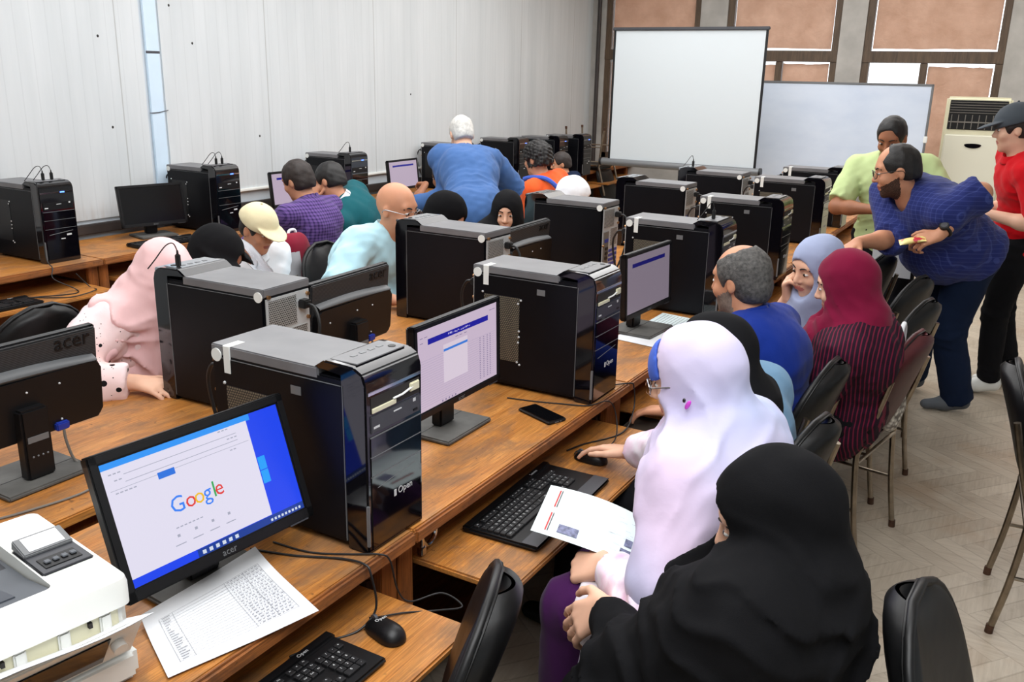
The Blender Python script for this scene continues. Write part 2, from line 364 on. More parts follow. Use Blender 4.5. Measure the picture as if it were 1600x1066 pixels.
def window(i, x0, x1, lowers):
    f = MB(); y0, y1 = YW + 0.02, YW + 0.10; T = 0.075
    f.box(x0, x0 + T, y0, y1, 0.8, 3.1, 0.004); f.box(x1 - T, x1, y0, y1, 0.8, 3.1, 0.004)
    f.box(x0, x1, y0, y1, 0.8, 0.87, 0.004); f.box(x0, x1, y0, y1, 3.03, 3.1, 0.004)
    f.box(x0, x1, y0 - 0.01, y1, 2.00, 2.12, 0.004)
    xm = (x0 + x1) / 2 + (0.0 if i != 3 else -0.06)
    f.box(xm - 0.035, xm + 0.035, y0, y1, 0.87, 2.0, 0.004)
    o = f.build('window_%d' % i, 'winwood'); o['kind'] = 'structure'
    MB().box(x0 + T, x1 - T, y1 - 0.02, y1 - 0.014, 0.87, 3.03).build('glass_pane', 'glass', o)
    yb = y1 - 0.035
    def blind(a, b, c, d, seed):
        rnd = random.Random(seed); n = 10
        top = [(a + (b - a) * k / n, d - rnd.random() * 0.012) for k in range(n + 1)]; bot = [(a + (b - a) * k / n, c + rnd.random() * 0.01) for k in range(n + 1)]
        MB().prism(bot + top[::-1], 0, 0.002, AX(XZ, (0, yb, 0))).build('paper_blind', 'blind', o)
    blind(x0 + T + 0.012, x1 - T - 0.012, 2.137, 3.03, i)
    for k, (a, b, top) in enumerate(((x0 + T + 0.01, xm - 0.045, lowers[0]), (xm + 0.043, x1 - T - 0.014, lowers[1]))):
        blind(a, b, 0.87, top, 10 * i + k)
for i, (a, b) in enumerate(WX): window(i + 1, a, b, [(1.98, 1.98), (1.97, 1.985), (1.72, 1.97), (1.95, 1.9), (1.9, 1.95)][i])
# added ceiling fittings, out of view, that glow as extra light
t = emis('added_lamp_diffuser', (255, 252, 245), 3.0); M['diff'] = t
lab = ['added unseen ceiling lamp nearest the grooved wall, front', 'added unseen ceiling lamp nearest the grooved wall, rear', 'added unseen ceiling lamp over the middle aisle, front', 'added unseen ceiling lamp over the middle aisle, rear']
for k, (x, y) in enumerate(((-3.6, 3.2), (-3.6, 7.4), (-0.6, 3.2), (-0.6, 7.4))):
    L = thing('added_ceiling_light', lab[k], 'lamp', (x, y, ZC), 0, 'added ceiling lamps')
    MB().box(-0.1, 0.1, -0.62, 0.62, -0.05, 0, 0.006).build('housing', 'white', L)
    MB().box(-0.08, 0.08, -0.6, 0.6, -0.065, -0.05, 0.004).build('diffuser', 'diff', L)
# ------------------------------------------------------------------ desks (width along Y, user side +X in local space, origin on the floor at the desk's centre)
def make_desk(w, depth, label, group, dark=False, tray=0.215):
    a = 'desk_dark' if dark else 'desk'
    D = thing('computer_desk', label, 'desk', group=group)
    h = w / 2 - 0.0015
    b = MB(); b.box(-depth / 2, depth / 2 - 0.012, -h, h, 0.722, 0.75, 0.004); b.build('tabletop', a, D)
    e = MB(); e.box(depth / 2 - 0.016, depth / 2, -h, h, 0.714, 0.7505, 0.006); e.build('edge_strip', 'desk_edge', D)
    for s in (-1, 1):
        y = s * (h - 0.014)
        b = MB(); b.box(-depth / 2 + 0.03, depth / 2 - 0.06, y - 0.012, y + 0.012, 0, 0.722, 0.002); b.build('side_panel', 'panel', D)
        y = s * (h - 0.032)
        b = MB(); b.box(depth / 2 - 0.085, depth / 2 - 0.06, y - 0.03, y + 0.03, 0, 0.716, 0.003); b.build('front_post', 'panel', D)
    MB().box(-depth / 2 + 0.05, -depth / 2 + 0.062, -h + 0.03, h - 0.03, 0.18, 0.72).build('back_panel', 'panel', D)
    MB().box(depth / 2 - 0.40, depth / 2 + tray, -h + 0.08, h - 0.085, 0.600, 0.62, 0.005).build('keyboard_tray', a, D)
    for s in (-1, 1):
        y = s * (h - 0.072)
        MB().box(depth / 2 - 0.42, depth / 2 - 0.09, y - 0.008, y + 0.008, 0.595, 0.625).build('tray_rail', 'rust', D)
    MB().box(-depth / 2 + 0.06, depth / 2 - 0.2, -h + 0.03, h - 0.03, 0.10, 0.12).build('foot_shelf', 'desk_dark', D)
    return D
dk = make_desk(1.28, 0.665, 'worn oak desk carrying the printer and the blue search-page monitor', 'desks of the near row')
dk.location = (-1.4675, 0.90, 0)
lab = ['worn oak desk with the black phone and the lavender-hijab person at its tray', 'worn oak desk in front of the man in the royal blue shirt', 'oak desk in front of the person resting her cheek on a hand', 'oak desk of the near row, last but one before the whiteboard', 'oak desk at the whiteboard end of the near row']
for k, l in enumerate(lab): dup(dk, (-1.4675 - [0, 0, .03, .05, .08][k], 2.18 + 1.28 * k, 0), 0, l)
dkb = make_desk(1.24, 0.67, 'worn oak second-row desk cut by the left picture edge', 'desks of the second row')
dkb.location = (-2.215, 0.24, 0); dkb.rotation_euler = (0, 0, math.pi)
lab = ['worn oak second-row desk where the person in the pink veil rests an arm', 'worn oak desk of the second row in front of the bald man with glasses', 'oak second-row desk in front of the girl in black hijab', 'oak desk of the second row holding the fourth tower', 'oak desk of the second row at the projection screen end']
for k, l in enumerate(lab): dup(dkb, (-2.215, 1.48 + 1.24 * k, 0), math.pi, l)
dkw = make_desk(1.26, 0.62, 'brown wooden wall desk at the left picture edge with a keyboard on its tray', 'desks along the wall', tray=0.2)
dkw.location = (-4.77, 2.50, 0)
lab = ['brown wooden wall desk under the switched-off monitor', 'brown wooden wall desk at which the man in the purple checked shirt sits', 'brown wooden wall desk beside the standing man in the denim blue shirt', 'brown wooden wall desk in front of the man in the orange shirt', 'brown wooden wall desk second from the far corner', 'brown wooden wall desk in the far corner']
for k, l in enumerate(lab): dup(dkw, (-4.77, 3.76 + 1.26 * k, 0), 0, l)
dx_ = dup(dkw, (-4.77, 1.24, 0), 0, 'brown wooden wall desk left of the picture edge')
# ------------------------------------------------------------------ computer towers (front +X, origin bottom centre)
M['brass'] = plain('brass_screw', (170, 130, 90), 0.35, 0.9)
def make_tower(style, label, group, name='computer_tower'):
    T = thing(name, label, 'computer', group=group)
    W = 0.1
    b = MB(); b.box(-0.23, 0.175, -W, W, 0.012, 0.405, 0.004); b.build('case', 'black_satin', T)
    b = MB(); b.box(-0.232, 0.10, -W - 0.0015, W + 0.0015, 0.393, 0.42, 0.003); b.build('top_cover', 'toplit_dust', T)
    for s in (-1, 1):                                        # removable side panel with a bright worn edge
        b = MB(); b.box(-0.226, 0.168, s * W, s * (W + 0.003), 0.022, 0.388, 0.002); b.mi = 1
        b.box(-0.22, 0.165, s * (W + 0.0005), s * (W + 0.0032), 0.3885, 0.3898); b.box(0.1685, 0.170, s * W, s * (W + 0.0036), 0.02, 0.39)
        b.build('side_panel', ['black_satin', 'silver'], T)
    prof = [(0.17, 0), (0.232, 0), (0.232, 0.40), (0.224, 0.424), (0.20, 0.437), (0.118, 0.44), (0.085, 0.418), (0.17, 0.418)]
    b = MB(); b.prism(prof, -W - 0.002, W + 0.002, AX(XZ), 0.004); b.build('front_bezel', 'gloss', T)
    cp = MB(); cp.box(0.122, 0.198, -0.085, 0.085, 0.4375, 0.4405, 0.001); cp.mi = 1
    for k in range(4): cp.box(0.148, 0.158, -0.05 + 0.03 * k, -0.034 + 0.03 * k, 0.44, 0.4415)
    cp.mi = 2; cp.cyl((0.175, 0.065, 0.44), (0.175, 0.065, 0.442), 0.009)
    cp.build('control_panel', ['chrome' if style == 'B' else 'toplit_dust', 'silver', 'black'], T)
    F = 0.2325
    if style == 'B':
        MB().box(0.2, 0.236, -0.09, 0.09, 0.418, 0.432, 0.003).build('chrome_lip', 'chrome', T)
    MB().box(F - 0.001, F + 0.002, -0.095, 0.095, 0.376, 0.384, 0.001).build('chrome_strip', 'chrome', T)
    pf = MB(); pf.box(F - 0.002, F + 0.002, -0.09, 0.092, 0.01, 0.278, 0.001); pf.mi = 1
    for z in (0.279, 0.233, 0.186): pf.box(F, F + 0.0028, -0.09, 0.092, z - 0.001, z + 0.001)
    pf.tube([(F + 0.002, -0.07, 0.155), (F + 0.002, 0.07, 0.168)], 0.0009, 5)
    pf.build('front_panel', ['gloss', 'silver'], T)
    if style in 'A':                                         # bay with its cover missing
        o = MB(); o.box(F - 0.001, F + 0.001, -0.085, 0.09, 0.333, 0.37); o.mi = 1; o.box(F, F + 0.004, -0.083, 0.0, 0.334, 0.345, 0.001); o.box(F, F + 0.006, 0.05, 0.085, 0.345, 0.366, 0.002); o.mi = 2
        o.tube([(F + 0.003, -0.01, 0.348), (F + 0.006, 0.02, 0.35), (F + 0.004, 0.06, 0.356)], 0.0025, 6); o.build('open_bay', ['hole', 'cream', 'sticker'], T)
    d = MB(); d.box(F - 0.002, F + 0.003, -0.088, 0.09, 0.288, 0.329, 0.002); d.mi = 1; d.box(F + 0.002, F + 0.004, -0.01, 0.018, 0.316, 0.319); d.box(F + 0.002, F + 0.0035, 0.062, 0.072, 0.318, 0.326)
    d.box(F + 0.002, F + 0.0035, -0.08, -0.06, 0.298, 0.303); d.mi = 2; d.box(F + 0.002, F + 0.005, 0.062, 0.078, 0.295, 0.300, 0.001); d.build('optical_drive', ['darkgrey' if style == 'A' else 'black', 'legend', 'black'], T)
    l = MB()
    if style == 'A': l.text('Open', 0.024, AX(YZ, (F + 0.0022, 0.03, 0.118)), 0.0003); l.box(F + 0.002, F + 0.003, -0.012, -0.004, 0.11, 0.126)
    else: l.box(F + 0.001, F + 0.003, 0.03, 0.06, 0.142, 0.153, 0.001); l.box(F + 0.001, F + 0.003, -0.005, 0.02, 0.126, 0.131)
    l.build('badge', 'legend', T)
    MB().box(0.226, 0.2335, -W - 0.0026, -W + 0.004, 0.02, 0.12, 0.001).build('silver_insert', 'silver', T)
    if style == 'W': MB().box(F, F + 0.003, 0.02, 0.045, 0.377, 0.383).build('power_light', emis('blue_led', (70, 110, 255), 6), T)
    if style in 'AW':
        v = MB(); v.box(-0.185, -0.045, -W - 0.0042, -W - 0.001, 0.10, 0.325)
        v.mi = 1
        for x, z in ((-0.04, 0.318), (-0.05, 0.305), (-0.045, 0.21), (-0.045, 0.19), (-0.047, 0.17), (-0.05, 0.1), (-0.04, 0.092), (-0.19, 0.33)): v.ball((x, -W - 0.004, z), 0.0045, 1)
        v.build('side_vent', ['grille_side' if style == 'A' else 'black', 'steel'], T)
        if style == 'A':
            e = MB(); e.box(0.02, 0.05, -W - 0.004, -W - 0.002, 0.345, 0.365); e.build('emblem', 'silver', T)
    sy = -1 if style in 'AW' else 1                          # round asset sticker and white seal
    s = MB(); s.cyl((-0.212, sy * (W + 0.002), 0.395), (-0.212, sy * (W + 0.0048), 0.395), 0.016, seg=24); s.build('round_sticker', 'sticker', T)
    if style == 'A':
        s = MB(); s.box(-0.188, -0.168, -W - 0.0045, -W - 0.001, 0.355, 0.4205); s.box(-0.19, -0.168, -W - 0.003, -W + 0.045, 0.4195, 0.4212); s.build('paper_seal', 'sticker', T)
    # back: sheet steel with fan, supply and ports
    k = MB(); k.box(-0.2335, -0.229, -W + 0.006, W - 0.006, 0.03, 0.388); k.mi = 1; k.box(-0.235, -0.232, -0.035, 0.085, 0.29, 0.38); k.box(-0.235, -0.232, -0.08, 0.0, 0.19, 0.28); k.mi = 2
    k.box(-0.238, -0.232, 0.03, 0.085, 0.10, 0.27); k.mi = 3
    for z in (0.125, 0.15, 0.175): k.box(-0.242, -0.236, 0.04, 0.07, z, z + 0.014)
    k.mi = 4; k.box(-0.241, -0.236, 0.036, 0.078, 0.215, 0.232)
    for i in range(5): k.box(-0.236, -0.232, -0.085, 0.015, 0.06 + 0.024 * i, 0.074 + 0.024 * i)
    k.build('rear_plate', ['steel', 'grille_back', 'cable_grey', 'black', 'vga'], T)
    for y, z in ((-0.085, 0.375), (0.085, 0.395), (-0.085, 0.3), (0.09, 0.2), (0.09, 0.07)):
        sc = MB(); sc.cyl((-0.232, y, z), (-0.241, y, z), 0.006, seg=10); sc.build('thumb_screw', 'brass', T)
    pc = MB(); pc.box(-0.262, -0.232, -0.075, -0.042, 0.335, 0.362, 0.004); pc.tube([(-0.255, -0.058, 0.348), (-0.29, -0.055, 0.34), (-0.315, -0.045, 0.28), (-0.3, -0.03, 0.16), (-0.27, 0.0, 0.05)], 0.005, 8, 6)
    pc.build('power_lead', 'cable', T)
    for x in (-0.2, 0.19):
        for s in (-1, 1): MB().box(x - 0.015, x + 0.015, s * 0.07 - 0.012, s * 0.07 + 0.012, 0, 0.013, 0.002).build('foot', 'black', T)
    return T
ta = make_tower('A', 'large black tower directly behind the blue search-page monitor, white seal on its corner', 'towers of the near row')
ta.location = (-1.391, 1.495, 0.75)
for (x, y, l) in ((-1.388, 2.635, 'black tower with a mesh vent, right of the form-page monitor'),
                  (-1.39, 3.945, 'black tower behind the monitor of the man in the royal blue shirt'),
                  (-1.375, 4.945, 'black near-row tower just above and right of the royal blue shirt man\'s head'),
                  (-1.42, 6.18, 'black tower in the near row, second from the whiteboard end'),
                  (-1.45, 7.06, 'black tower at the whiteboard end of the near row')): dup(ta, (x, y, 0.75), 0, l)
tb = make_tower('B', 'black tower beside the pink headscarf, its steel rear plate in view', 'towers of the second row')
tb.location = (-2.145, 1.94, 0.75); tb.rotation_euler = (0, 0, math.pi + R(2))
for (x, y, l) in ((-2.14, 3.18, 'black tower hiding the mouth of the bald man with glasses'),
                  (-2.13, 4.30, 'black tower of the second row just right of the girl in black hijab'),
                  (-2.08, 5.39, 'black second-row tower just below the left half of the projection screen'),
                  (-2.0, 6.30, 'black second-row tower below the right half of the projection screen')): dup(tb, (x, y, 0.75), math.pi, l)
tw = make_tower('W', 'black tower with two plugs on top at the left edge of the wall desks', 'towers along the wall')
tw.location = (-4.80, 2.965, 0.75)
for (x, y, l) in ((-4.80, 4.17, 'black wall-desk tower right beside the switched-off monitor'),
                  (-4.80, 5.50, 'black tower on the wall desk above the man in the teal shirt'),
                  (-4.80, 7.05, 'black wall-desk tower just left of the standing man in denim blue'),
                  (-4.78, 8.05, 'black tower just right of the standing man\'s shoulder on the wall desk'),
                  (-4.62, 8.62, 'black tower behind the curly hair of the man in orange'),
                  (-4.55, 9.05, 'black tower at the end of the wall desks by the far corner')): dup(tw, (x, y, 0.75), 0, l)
# usb plugs standing in the tops of towers
def plugs(pos, label, n=2):
    o = MB()
    for k in range(n):
        y = -0.035 + 0.05 * k
        o.box(-0.008, 0.008, y - 0.007, y + 0.007, 0, 0.04, 0.003); o.cyl((0, y, 0.04), (0, y, 0.052), 0.004, 0.003)
        o.tube([(0, y, 0.05), (-0.005, y - 0.01, 0.075), (-0.01, y - 0.035, 0.07), (-0.03, y - 0.06, 0.03), (-0.05, y - 0.075, 0.0)], 0.002, 6, 5)
    b = o.build('usb_plug', 'cable'); b.location = pos; tag(b, label, 'plug'); return b
plugs((-4.64, 2.98, 1.19), 'pair of black usb plugs on the leftmost wall tower')
plugs((-4.64, 4.18, 1.19), 'pair of black usb plugs on the wall tower left of the cream cap')
plugs((-4.64, 5.51, 1.19), 'single black usb plug on the wall tower above the teal shirt', 1)
plugs((-4.63, 7.05, 1.19), 'single black usb plug on the tower left of the denim blue shirt', 1)
plugs((-2.29, 1.90, 1.19), 'single black usb plug on the tower beside the pink headscarf', 1)
plugs((-1.23, 3.95, 1.19), 'black usb plug on the tower behind the royal blue shirt man\'s monitor', 1)
plugs((-2.15, 6.3, 1.19), 'thin black plug on the far tower below the projection screen', 1)

# ------------------------------------------------------------------ monitors (screen +X, origin at the base centre)
t = NT('ribbed_black'); tc = t.n.new('ShaderNodeTexCoord'); sp = t.n.new('ShaderNodeSeparateXYZ'); t.link(tc.outputs['Object'], sp.inputs[0])
f = t.math('ABSOLUTE', t.math('SUBTRACT', t.math('FRACT', t.math('DIVIDE', sp.outputs['Z'], 0.0045)), 0.5))
t.set(col=t.ramp(f, [(0.1, lin((16, 16, 17))), (0.4, lin((62, 62, 64)))]), rough=0.5); t.bump(f, 0.4, 0.002); M['ribs'] = t.m
M['scr_off'] = plain('dark_screen', (12, 12, 14), 0.22, spec=0.5)
E_ = {}
def em(rgb, s=1.0):
    k = (rgb, s)
    if k not in E_: E_[k] = emis('screen_%d_%d_%d' % rgb, rgb, s)
    return E_[k]
def sq(b, y0, y1, z0, z1, x=0.0006): b.quad((x, y0, z0), (x, y1, z0), (x, y1, z1), (x, y0, z1))
def page_search(scr, w, h):
    L, B = -w / 2, -h / 2
    d = MB(); sq(d, L, -L, B, -B, 0.0002); d.build('desktop', em((36, 72, 238)), scr)
    g = MB(); sq(g, L, L + 0.82 * w, -B - 0.055 * h, -B, 0.0004); g.build('title_bar', em((52, 150, 246)), scr)
    p = MB(); sq(p, L + 0.0, L + 0.795 * w, B + 0.075 * h, -B - 0.05 * h, 0.0006); p.mi = 1
    y = -B
    for a, bb, zz, t_ in ((0.10, 0.72, 0.875, 0.002), (0.10, 0.72, 0.815, 0.002), (0.02, 0.78, 0.775, 0.0015)): sq(p, L + a * w, L + bb * w, B + zz * h, B + zz * h + t_ * 0.6, 0.0008)
    rnd = random.Random(3)
    for a, zz, n in ((0.03, 0.90, 3), (0.05, 0.845, 2), (0.04, 0.745, 5), (0.66, 0.745, 2), (0.27, 0.305, 7), (0.66, 0.845, 3), (0.62, 0.93, 3)):
        for k in range(n): sq(p, L + (a + 0.022 * k) * w, L + (a + 0.022 * k + 0.015) * w, B + zz * h, B + zz * h + 0.0022, 0.0009)
    for k in range(4):
        a = 0.255 + 0.095 * k; sq(p, L + (a + 0.01) * w, L + (a + 0.025) * w, B + 0.235 * h, B + 0.258 * h, 0.0009); sq(p, L + (a - 0.012) * w, L + (a + 0.045) * w, B + 0.17 * h, B + 0.178 * h, 0.0009)
    p.mi = 2; sq(p, L + 0.255 * w, L + 0.345 * w, B + 0.735 * h, B + 0.79 * h, 0.001)
    p.build('browser_window', [em((226, 222, 240)), em((168, 170, 188)), em((48, 116, 222))], scr)
    lg = MB(); xx = L + 0.31 * w
    for ch, c, dx in (('G', 0, 0.0), ('o', 1, 0.0335), ('o', 2, 0.0565), ('g', 0, 0.0790), ('l', 3, 0.0985), ('e', 1, 0.1115)):
        lg.mi = c; lg.text(ch, 0.046, AX(YZ, (0.001, xx + dx * 0.86, B + 0.485 * h)), 0.0002, 'CENTER')
    lg.build('search_logo', [em((66, 133, 244)), em((226, 66, 62)), em((240, 190, 40)), em((60, 170, 90))], scr)
    tb_ = MB(); sq(tb_, L + 0.34 * w, -L, B, B + 0.07 * h, 0.0006); tb_.mi = 1
    for k in range(6): sq(tb_, L + (0.365 + 0.038 * k) * w, L + (0.385 + 0.038 * k) * w, B + 0.018 * h, B + 0.05 * h, 0.001)
    for k in range(9): sq(tb_, L + (0.78 + 0.023 * k) * w, L + (0.793 + 0.023 * k) * w, B + 0.02 * h, B + 0.042 * h, 0.001)
    tb_.build('taskbar', [em((28, 62, 150)), em((210, 220, 235))], scr)
    wl = MB()
    for a, b_ in ((0, 0), (0, 1)): sq(wl, L + 0.80 * w, L + 0.846 * w, B + (0.36 + 0.125 * b_) * h, B + (0.478 + 0.125 * b_) * h, 0.0008)
    wl.build('desktop_emblem', em((40, 160, 250)), scr)
def page_form(scr, w, h, dim=1.0, full=True):
    L, B = -w / 2, -h / 2; c = lambda r: tuple(int(v * dim) for v in r)
    d = MB(); sq(d, L, -L, B, -B, 0.0002); d.build('form_page', em(c((198, 180, 200))), scr)
    hd = MB(); sq(hd, L + 0.12 * w, L + 0.88 * w, B + 0.80 * h, B + 0.87 * h, 0.0006)
    hd.mi = 1
    if full:
        rnd = random.Random(5)
        for k in range(14):
            a = 0.36 + 0.02 * k; sq(hd, L + a * w, L + (a + 0.008 + 0.008 * rnd.random()) * w, B + (0.82 + 0.012 * rnd.random()) * h, B + (0.832 + 0.02 * rnd.random()) * h, 0.0009)
    hd.build('header_bar', [em(c((34, 32, 150))), em(c((190, 180, 225)))], scr)
    if not full: return
    ln = MB()
    for k in range(20): sq(ln, L + 0.02 * w, L + 0.97 * w, B + (0.05 + 0.03 * k) * h, B + (0.05 + 0.03 * k) * h + 0.0007, 0.0005)
    ln.mi = 1
    for k in range(19):
        for a in (0.76, 0.81, 0.86, 0.9): sq(ln, L + a * w, L + (a + 0.016) * w, B + (0.06 + 0.03 * k) * h, B + (0.06 + 0.03 * k) * h + 0.0026, 0.0007)
    for a, z in ((0.03, 0.9), (0.08, 0.9), (0.03, 0.84), (0.45, 0.76), (0.5, 0.76), (0.56, 0.76), (0.9, 0.92), (0.94, 0.92)): sq(ln, L + a * w, L + (a + 0.035) * w, B + z * h, B + z * h + 0.002, 0.0007)
    for k in range(5): sq(ln, L + (0.27 + 0.04 * k) * w, L + (0.285 + 0.04 * k) * w, B + 0.012 * h, B + 0.035 * h, 0.0008)
    ln.build('table_rows', [em((160, 146, 176)), em((130, 118, 150))], scr)
    dd = MB(); sq(dd, L + 0.30 * w, L + 0.60 * w, B + 0.24 * h, B + 0.72 * h, 0.001); dd.mi = 1; sq(dd, L + 0.30 * w, L + 0.60 * w, B + 0.635 * h, B + 0.665 * h, 0.0013)
    dd.build('drop_list', [em((214, 200, 214)), em((60, 120, 210))], scr)
def make_monitor(label, group, w=0.45, h=0.272, tilt=2.0, zc=0.23, xp=0.02, page=None, back=False, base=(-0.10, 0.10, -0.12, 0.12), frame='black', bw=0.017):
    D = thing('monitor', label, 'monitor', group=group)
    b = MB(); b.box(base[0], base[1], base[2], base[3], 0, 0.013, 0.004); b.mi = 1; b.box(base[0] + 0.09, base[0] + 0.092, base[2] + 0.004, base[3] - 0.004, 0.0125, 0.0136); b.build('base', ['dustgrey', 'black'], D)
    n = MB(); n.box(xp - 0.075, xp - 0.038, -0.038, 0.038, 0.012, zc - 0.03, 0.006); n.mi = 1; n.box(xp - 0.0765, xp - 0.07, -0.03, 0.03, zc - 0.12, zc - 0.1, 0.002)
    for k in range(4): n.ball((xp - 0.0755, -0.02 + 0.013 * k, 0.075), 0.003, 1)
    n.build('stand_neck', ['black', 'silver'], D)
    P = dict(loc=(xp, 0, zc), rot=(0, -R(tilt), 0))
    f = MB()
    f.box(-0.016, 0.008, -w / 2, w / 2, h / 2 - bw, h / 2, 0.003); f.box(-0.016, 0.008, -w / 2, w / 2, -h / 2, -h / 2 + bw * 1.25, 0.003)
    f.box(-0.016, 0.008, -w / 2, -w / 2 + bw, -h / 2, h / 2, 0.003); f.box(-0.016, 0.008, w / 2 - bw, w / 2, -h / 2, h / 2, 0.003)
    f.build('bezel', frame, D, **P)
    s = MB(); sw, sh = w - 2 * bw, h - 2.25 * bw
    s.box(-0.003, 0.0, -sw / 2 - 0.003, sw / 2 + 0.003, -sh / 2 - 0.003, sh / 2 + 0.003)
    so = s.build('screen', 'scr_off', D, loc=(P['loc'][0] + 0.003, 0, zc + bw * 0.12), rot=P['rot'])
    if page == 'search': page_search(so, sw, sh)
    elif page == 'form': page_form(so, sw, sh)
    elif page == 'dim': page_form(so, sw, sh, 0.62, False)
    elif page == 'far': page_form(so, sw, sh, 0.92, False)
    lg = MB(); lg.text('acer', 0.02, AX(YZ, (0.0081, 0.0, -h / 2 + bw * 0.62)), 0.0003); lg.build('brand_mark', 'silver', D, **P)
    pl = MB(); pl.box(0.007, 0.0085, w / 2 - 0.07, w / 2 - 0.02, -h / 2 - 0.001, -h / 2 + 0.002); pl.build('control_buttons', 'darkgrey', D, **P)
    k = MB(); k.box(-0.026, -0.014, -w / 2 + 0.004, w / 2 - 0.004, -h / 2 + 0.004, h / 2 - 0.004, 0.004); k.build('back_shell', 'ribs', D, **P)
    if back:
        k = MB(); k.prism(rrect(w * 0.95, h * 0.60, 0.022), 0.026, 0.05, AX(YZb, (0, 0, -0.035)), 0.01); k.build('electronics_hump', 'black', D, **P)
        k = MB()
        k.grid(lambda u, v: (-0.027 - 0.022 * math.sin(math.pi * v), -w * 0.455 + w * 0.91 * u, h * 0.15 + 0.036 * (0.55 + 0.45 * math.sin(math.pi * min(1, 0.12 + 0.76 * u))) * (v - 0.1) + 0.010 * (u - 0.5)), 24, 8); k.build('silver_ridge', 'ridge', D, **P)
        k = MB(); k.text('acer', 0.06, AX(YZb, (-0.0275, -w * 0.33, h * 0.405)), 0.0012); k.build('maker_lettering', 'black', D, **P)
        k = MB()
        for y, z in ((-0.09, 0.012), (0.0, 0.012), (-0.09, -0.09), (0.0, -0.09), (0.15, 0.0), (0.15, -0.09)): k.ball((-0.0505, y, z), 0.0035, 1)
        k.build('case_screw', 'steel', D, **P)
        k = MB(); k.box(-0.062, -0.045, -0.105, -0.068, -h / 2 + 0.018, -h / 2 + 0.04, 0.003); k.mi = 1; k.tube([(-0.06, -0.087, -h / 2 + 0.02), (-0.065, -0.09, -h / 2 - 0.02), (-0.075, -0.105, -zc + 0.02), (-0.10, -0.13, -zc + 0.008)], 0.0038, 7, 5); k.build('video_plug', ['vga', 'cable_grey'], D, **P)
    return D
def place(o, x, y, rz, z=0.7512): o.location = (x, y, z); o.rotation_euler = (0, 0, R(rz)); return o
GN, GB, GW = 'monitors of the near row', 'monitors of the second row', 'monitors along the wall'
place(make_monitor('monitor with the blue desktop and white search page, tilted back beside the printer', GN, 0.452, 0.284, 19, 0.222, 0.03, 'search', frame='black', bw=0.02, base=(-0.17, 0.02, -0.12, 0.12)), -1.375, 1.128, -5)
place(make_monitor('monitor with a lavender form page and navy header bar beside the phone', GN, 0.458, 0.276, 1.5, 0.238, 0.055, 'form'), -1.455, 2.115, 0.5)
place(make_monitor('monitor with a dim purple page facing the man in the royal blue shirt', GN, 0.452, 0.272, 3, 0.225, 0.02, 'dim'), -1.375, 3.49, -3)
place(make_monitor('monitor seen from behind at the left picture edge, ribbed back with blue cable plug', GB, 0.45, 0.272, 5, 0.232, 0.02, 'far', True), -2.16, 1.235, 180)
place(make_monitor('monitor seen from behind just below the bald man with glasses', GB, 0.45, 0.28, 5, 0.225, 0.02, 'far', True), -2.03, 2.37, 183)
place(make_monitor('monitor back jutting out between two towers below the girl in black hijab', GB, 0.45, 0.28, 5, 0.215, 0.02, 'far', True), -2.09, 3.75, 182)
place(make_monitor('switched-off black monitor on the wall desk between two towers', GW, 0.43, 0.26, 10, 0.20, 0.02, None), -4.85, 3.78, -13)
place(make_monitor('lit wall-desk monitor partly hidden by the purple-checked man\'s head', GW, 0.43, 0.26, 6, 0.19, 0.02, 'far'), -4.86, 5.04, -2)
place(make_monitor('lit lavender monitor on the wall desk that a hand points at', GW, 0.43, 0.26, 6, 0.18, 0.02, 'far'), -4.86, 6.42, 0)
# ------------------------------------------------------------------ keyboards (typist on +X, long side along Y)
LET = ['Esc', 'F1', 'F2', 'F3', 'F4', 'F5', 'F6', 'F7', 'F8', 'F9', 'F10', 'F11', 'F12'], list('`1234567890-=') + ['Back'], ['Tab'] + list('QWERTYUIOP[]\\'), ['Caps'] + list("ASDFGHJKL;'") + ['Enter'], ['Shift'] + list('ZXCVBNM,./') + ['Shift'], ['Ctrl', 'Win', 'Alt', '', 'Alt', 'Ctrl']
KEYS = []
U = 0.0187
def row(r, names, widths, x0=0.0):
    x = x0
    for n, w in zip(names, widths): KEYS.append((r, x + w / 2, w, n)); x += w
KEYS.append((0, 0.5, 1, 'Esc'))
for g in range(3):
    for k in range(4): KEYS.append((0, 2.3 + g * 4.4 + k, 1, 'F%d' % (4 * g + k + 1)))
row(1.2, LET[1], [1] * 13 + [2]); row(2.2, LET[2], [1.5] + [1] * 12 + [1.5]); row(3.2, LET[3], [1.75] + [1] * 11 + [2.25]); row(4.2, LET[4], [2.25] + [1] * 10 + [2.75]); row(5.2, LET[5], [1.5, 1.25, 1.25, 6.5, 2.0, 2.5])
for r, n in ((0, ('Pr', 'Sl', 'Pa')), (1.2, ('Ins', 'Hm', 'Pu')), (2.2, ('Del', 'End', 'Pd'))): row(r, n, [1, 1, 1], 15.3)
KEYS += [(4.2, 16.8, 1, '^')]; row(5.2, ('<', 'v', '>'), [1, 1, 1], 15.3)
for r, n in ((1.2, '*/-+'), (2.2, '789'), (3.2, '456'), (4.2, '123')): row(r, n, [1] * len(n), 18.6)
row(5.2, ('0', '.'), [2, 1], 18.6); KEYS += [(2.7, 22.1, 1, ''), (4.7, 22.1, 1, '')]
key_mesh = {}
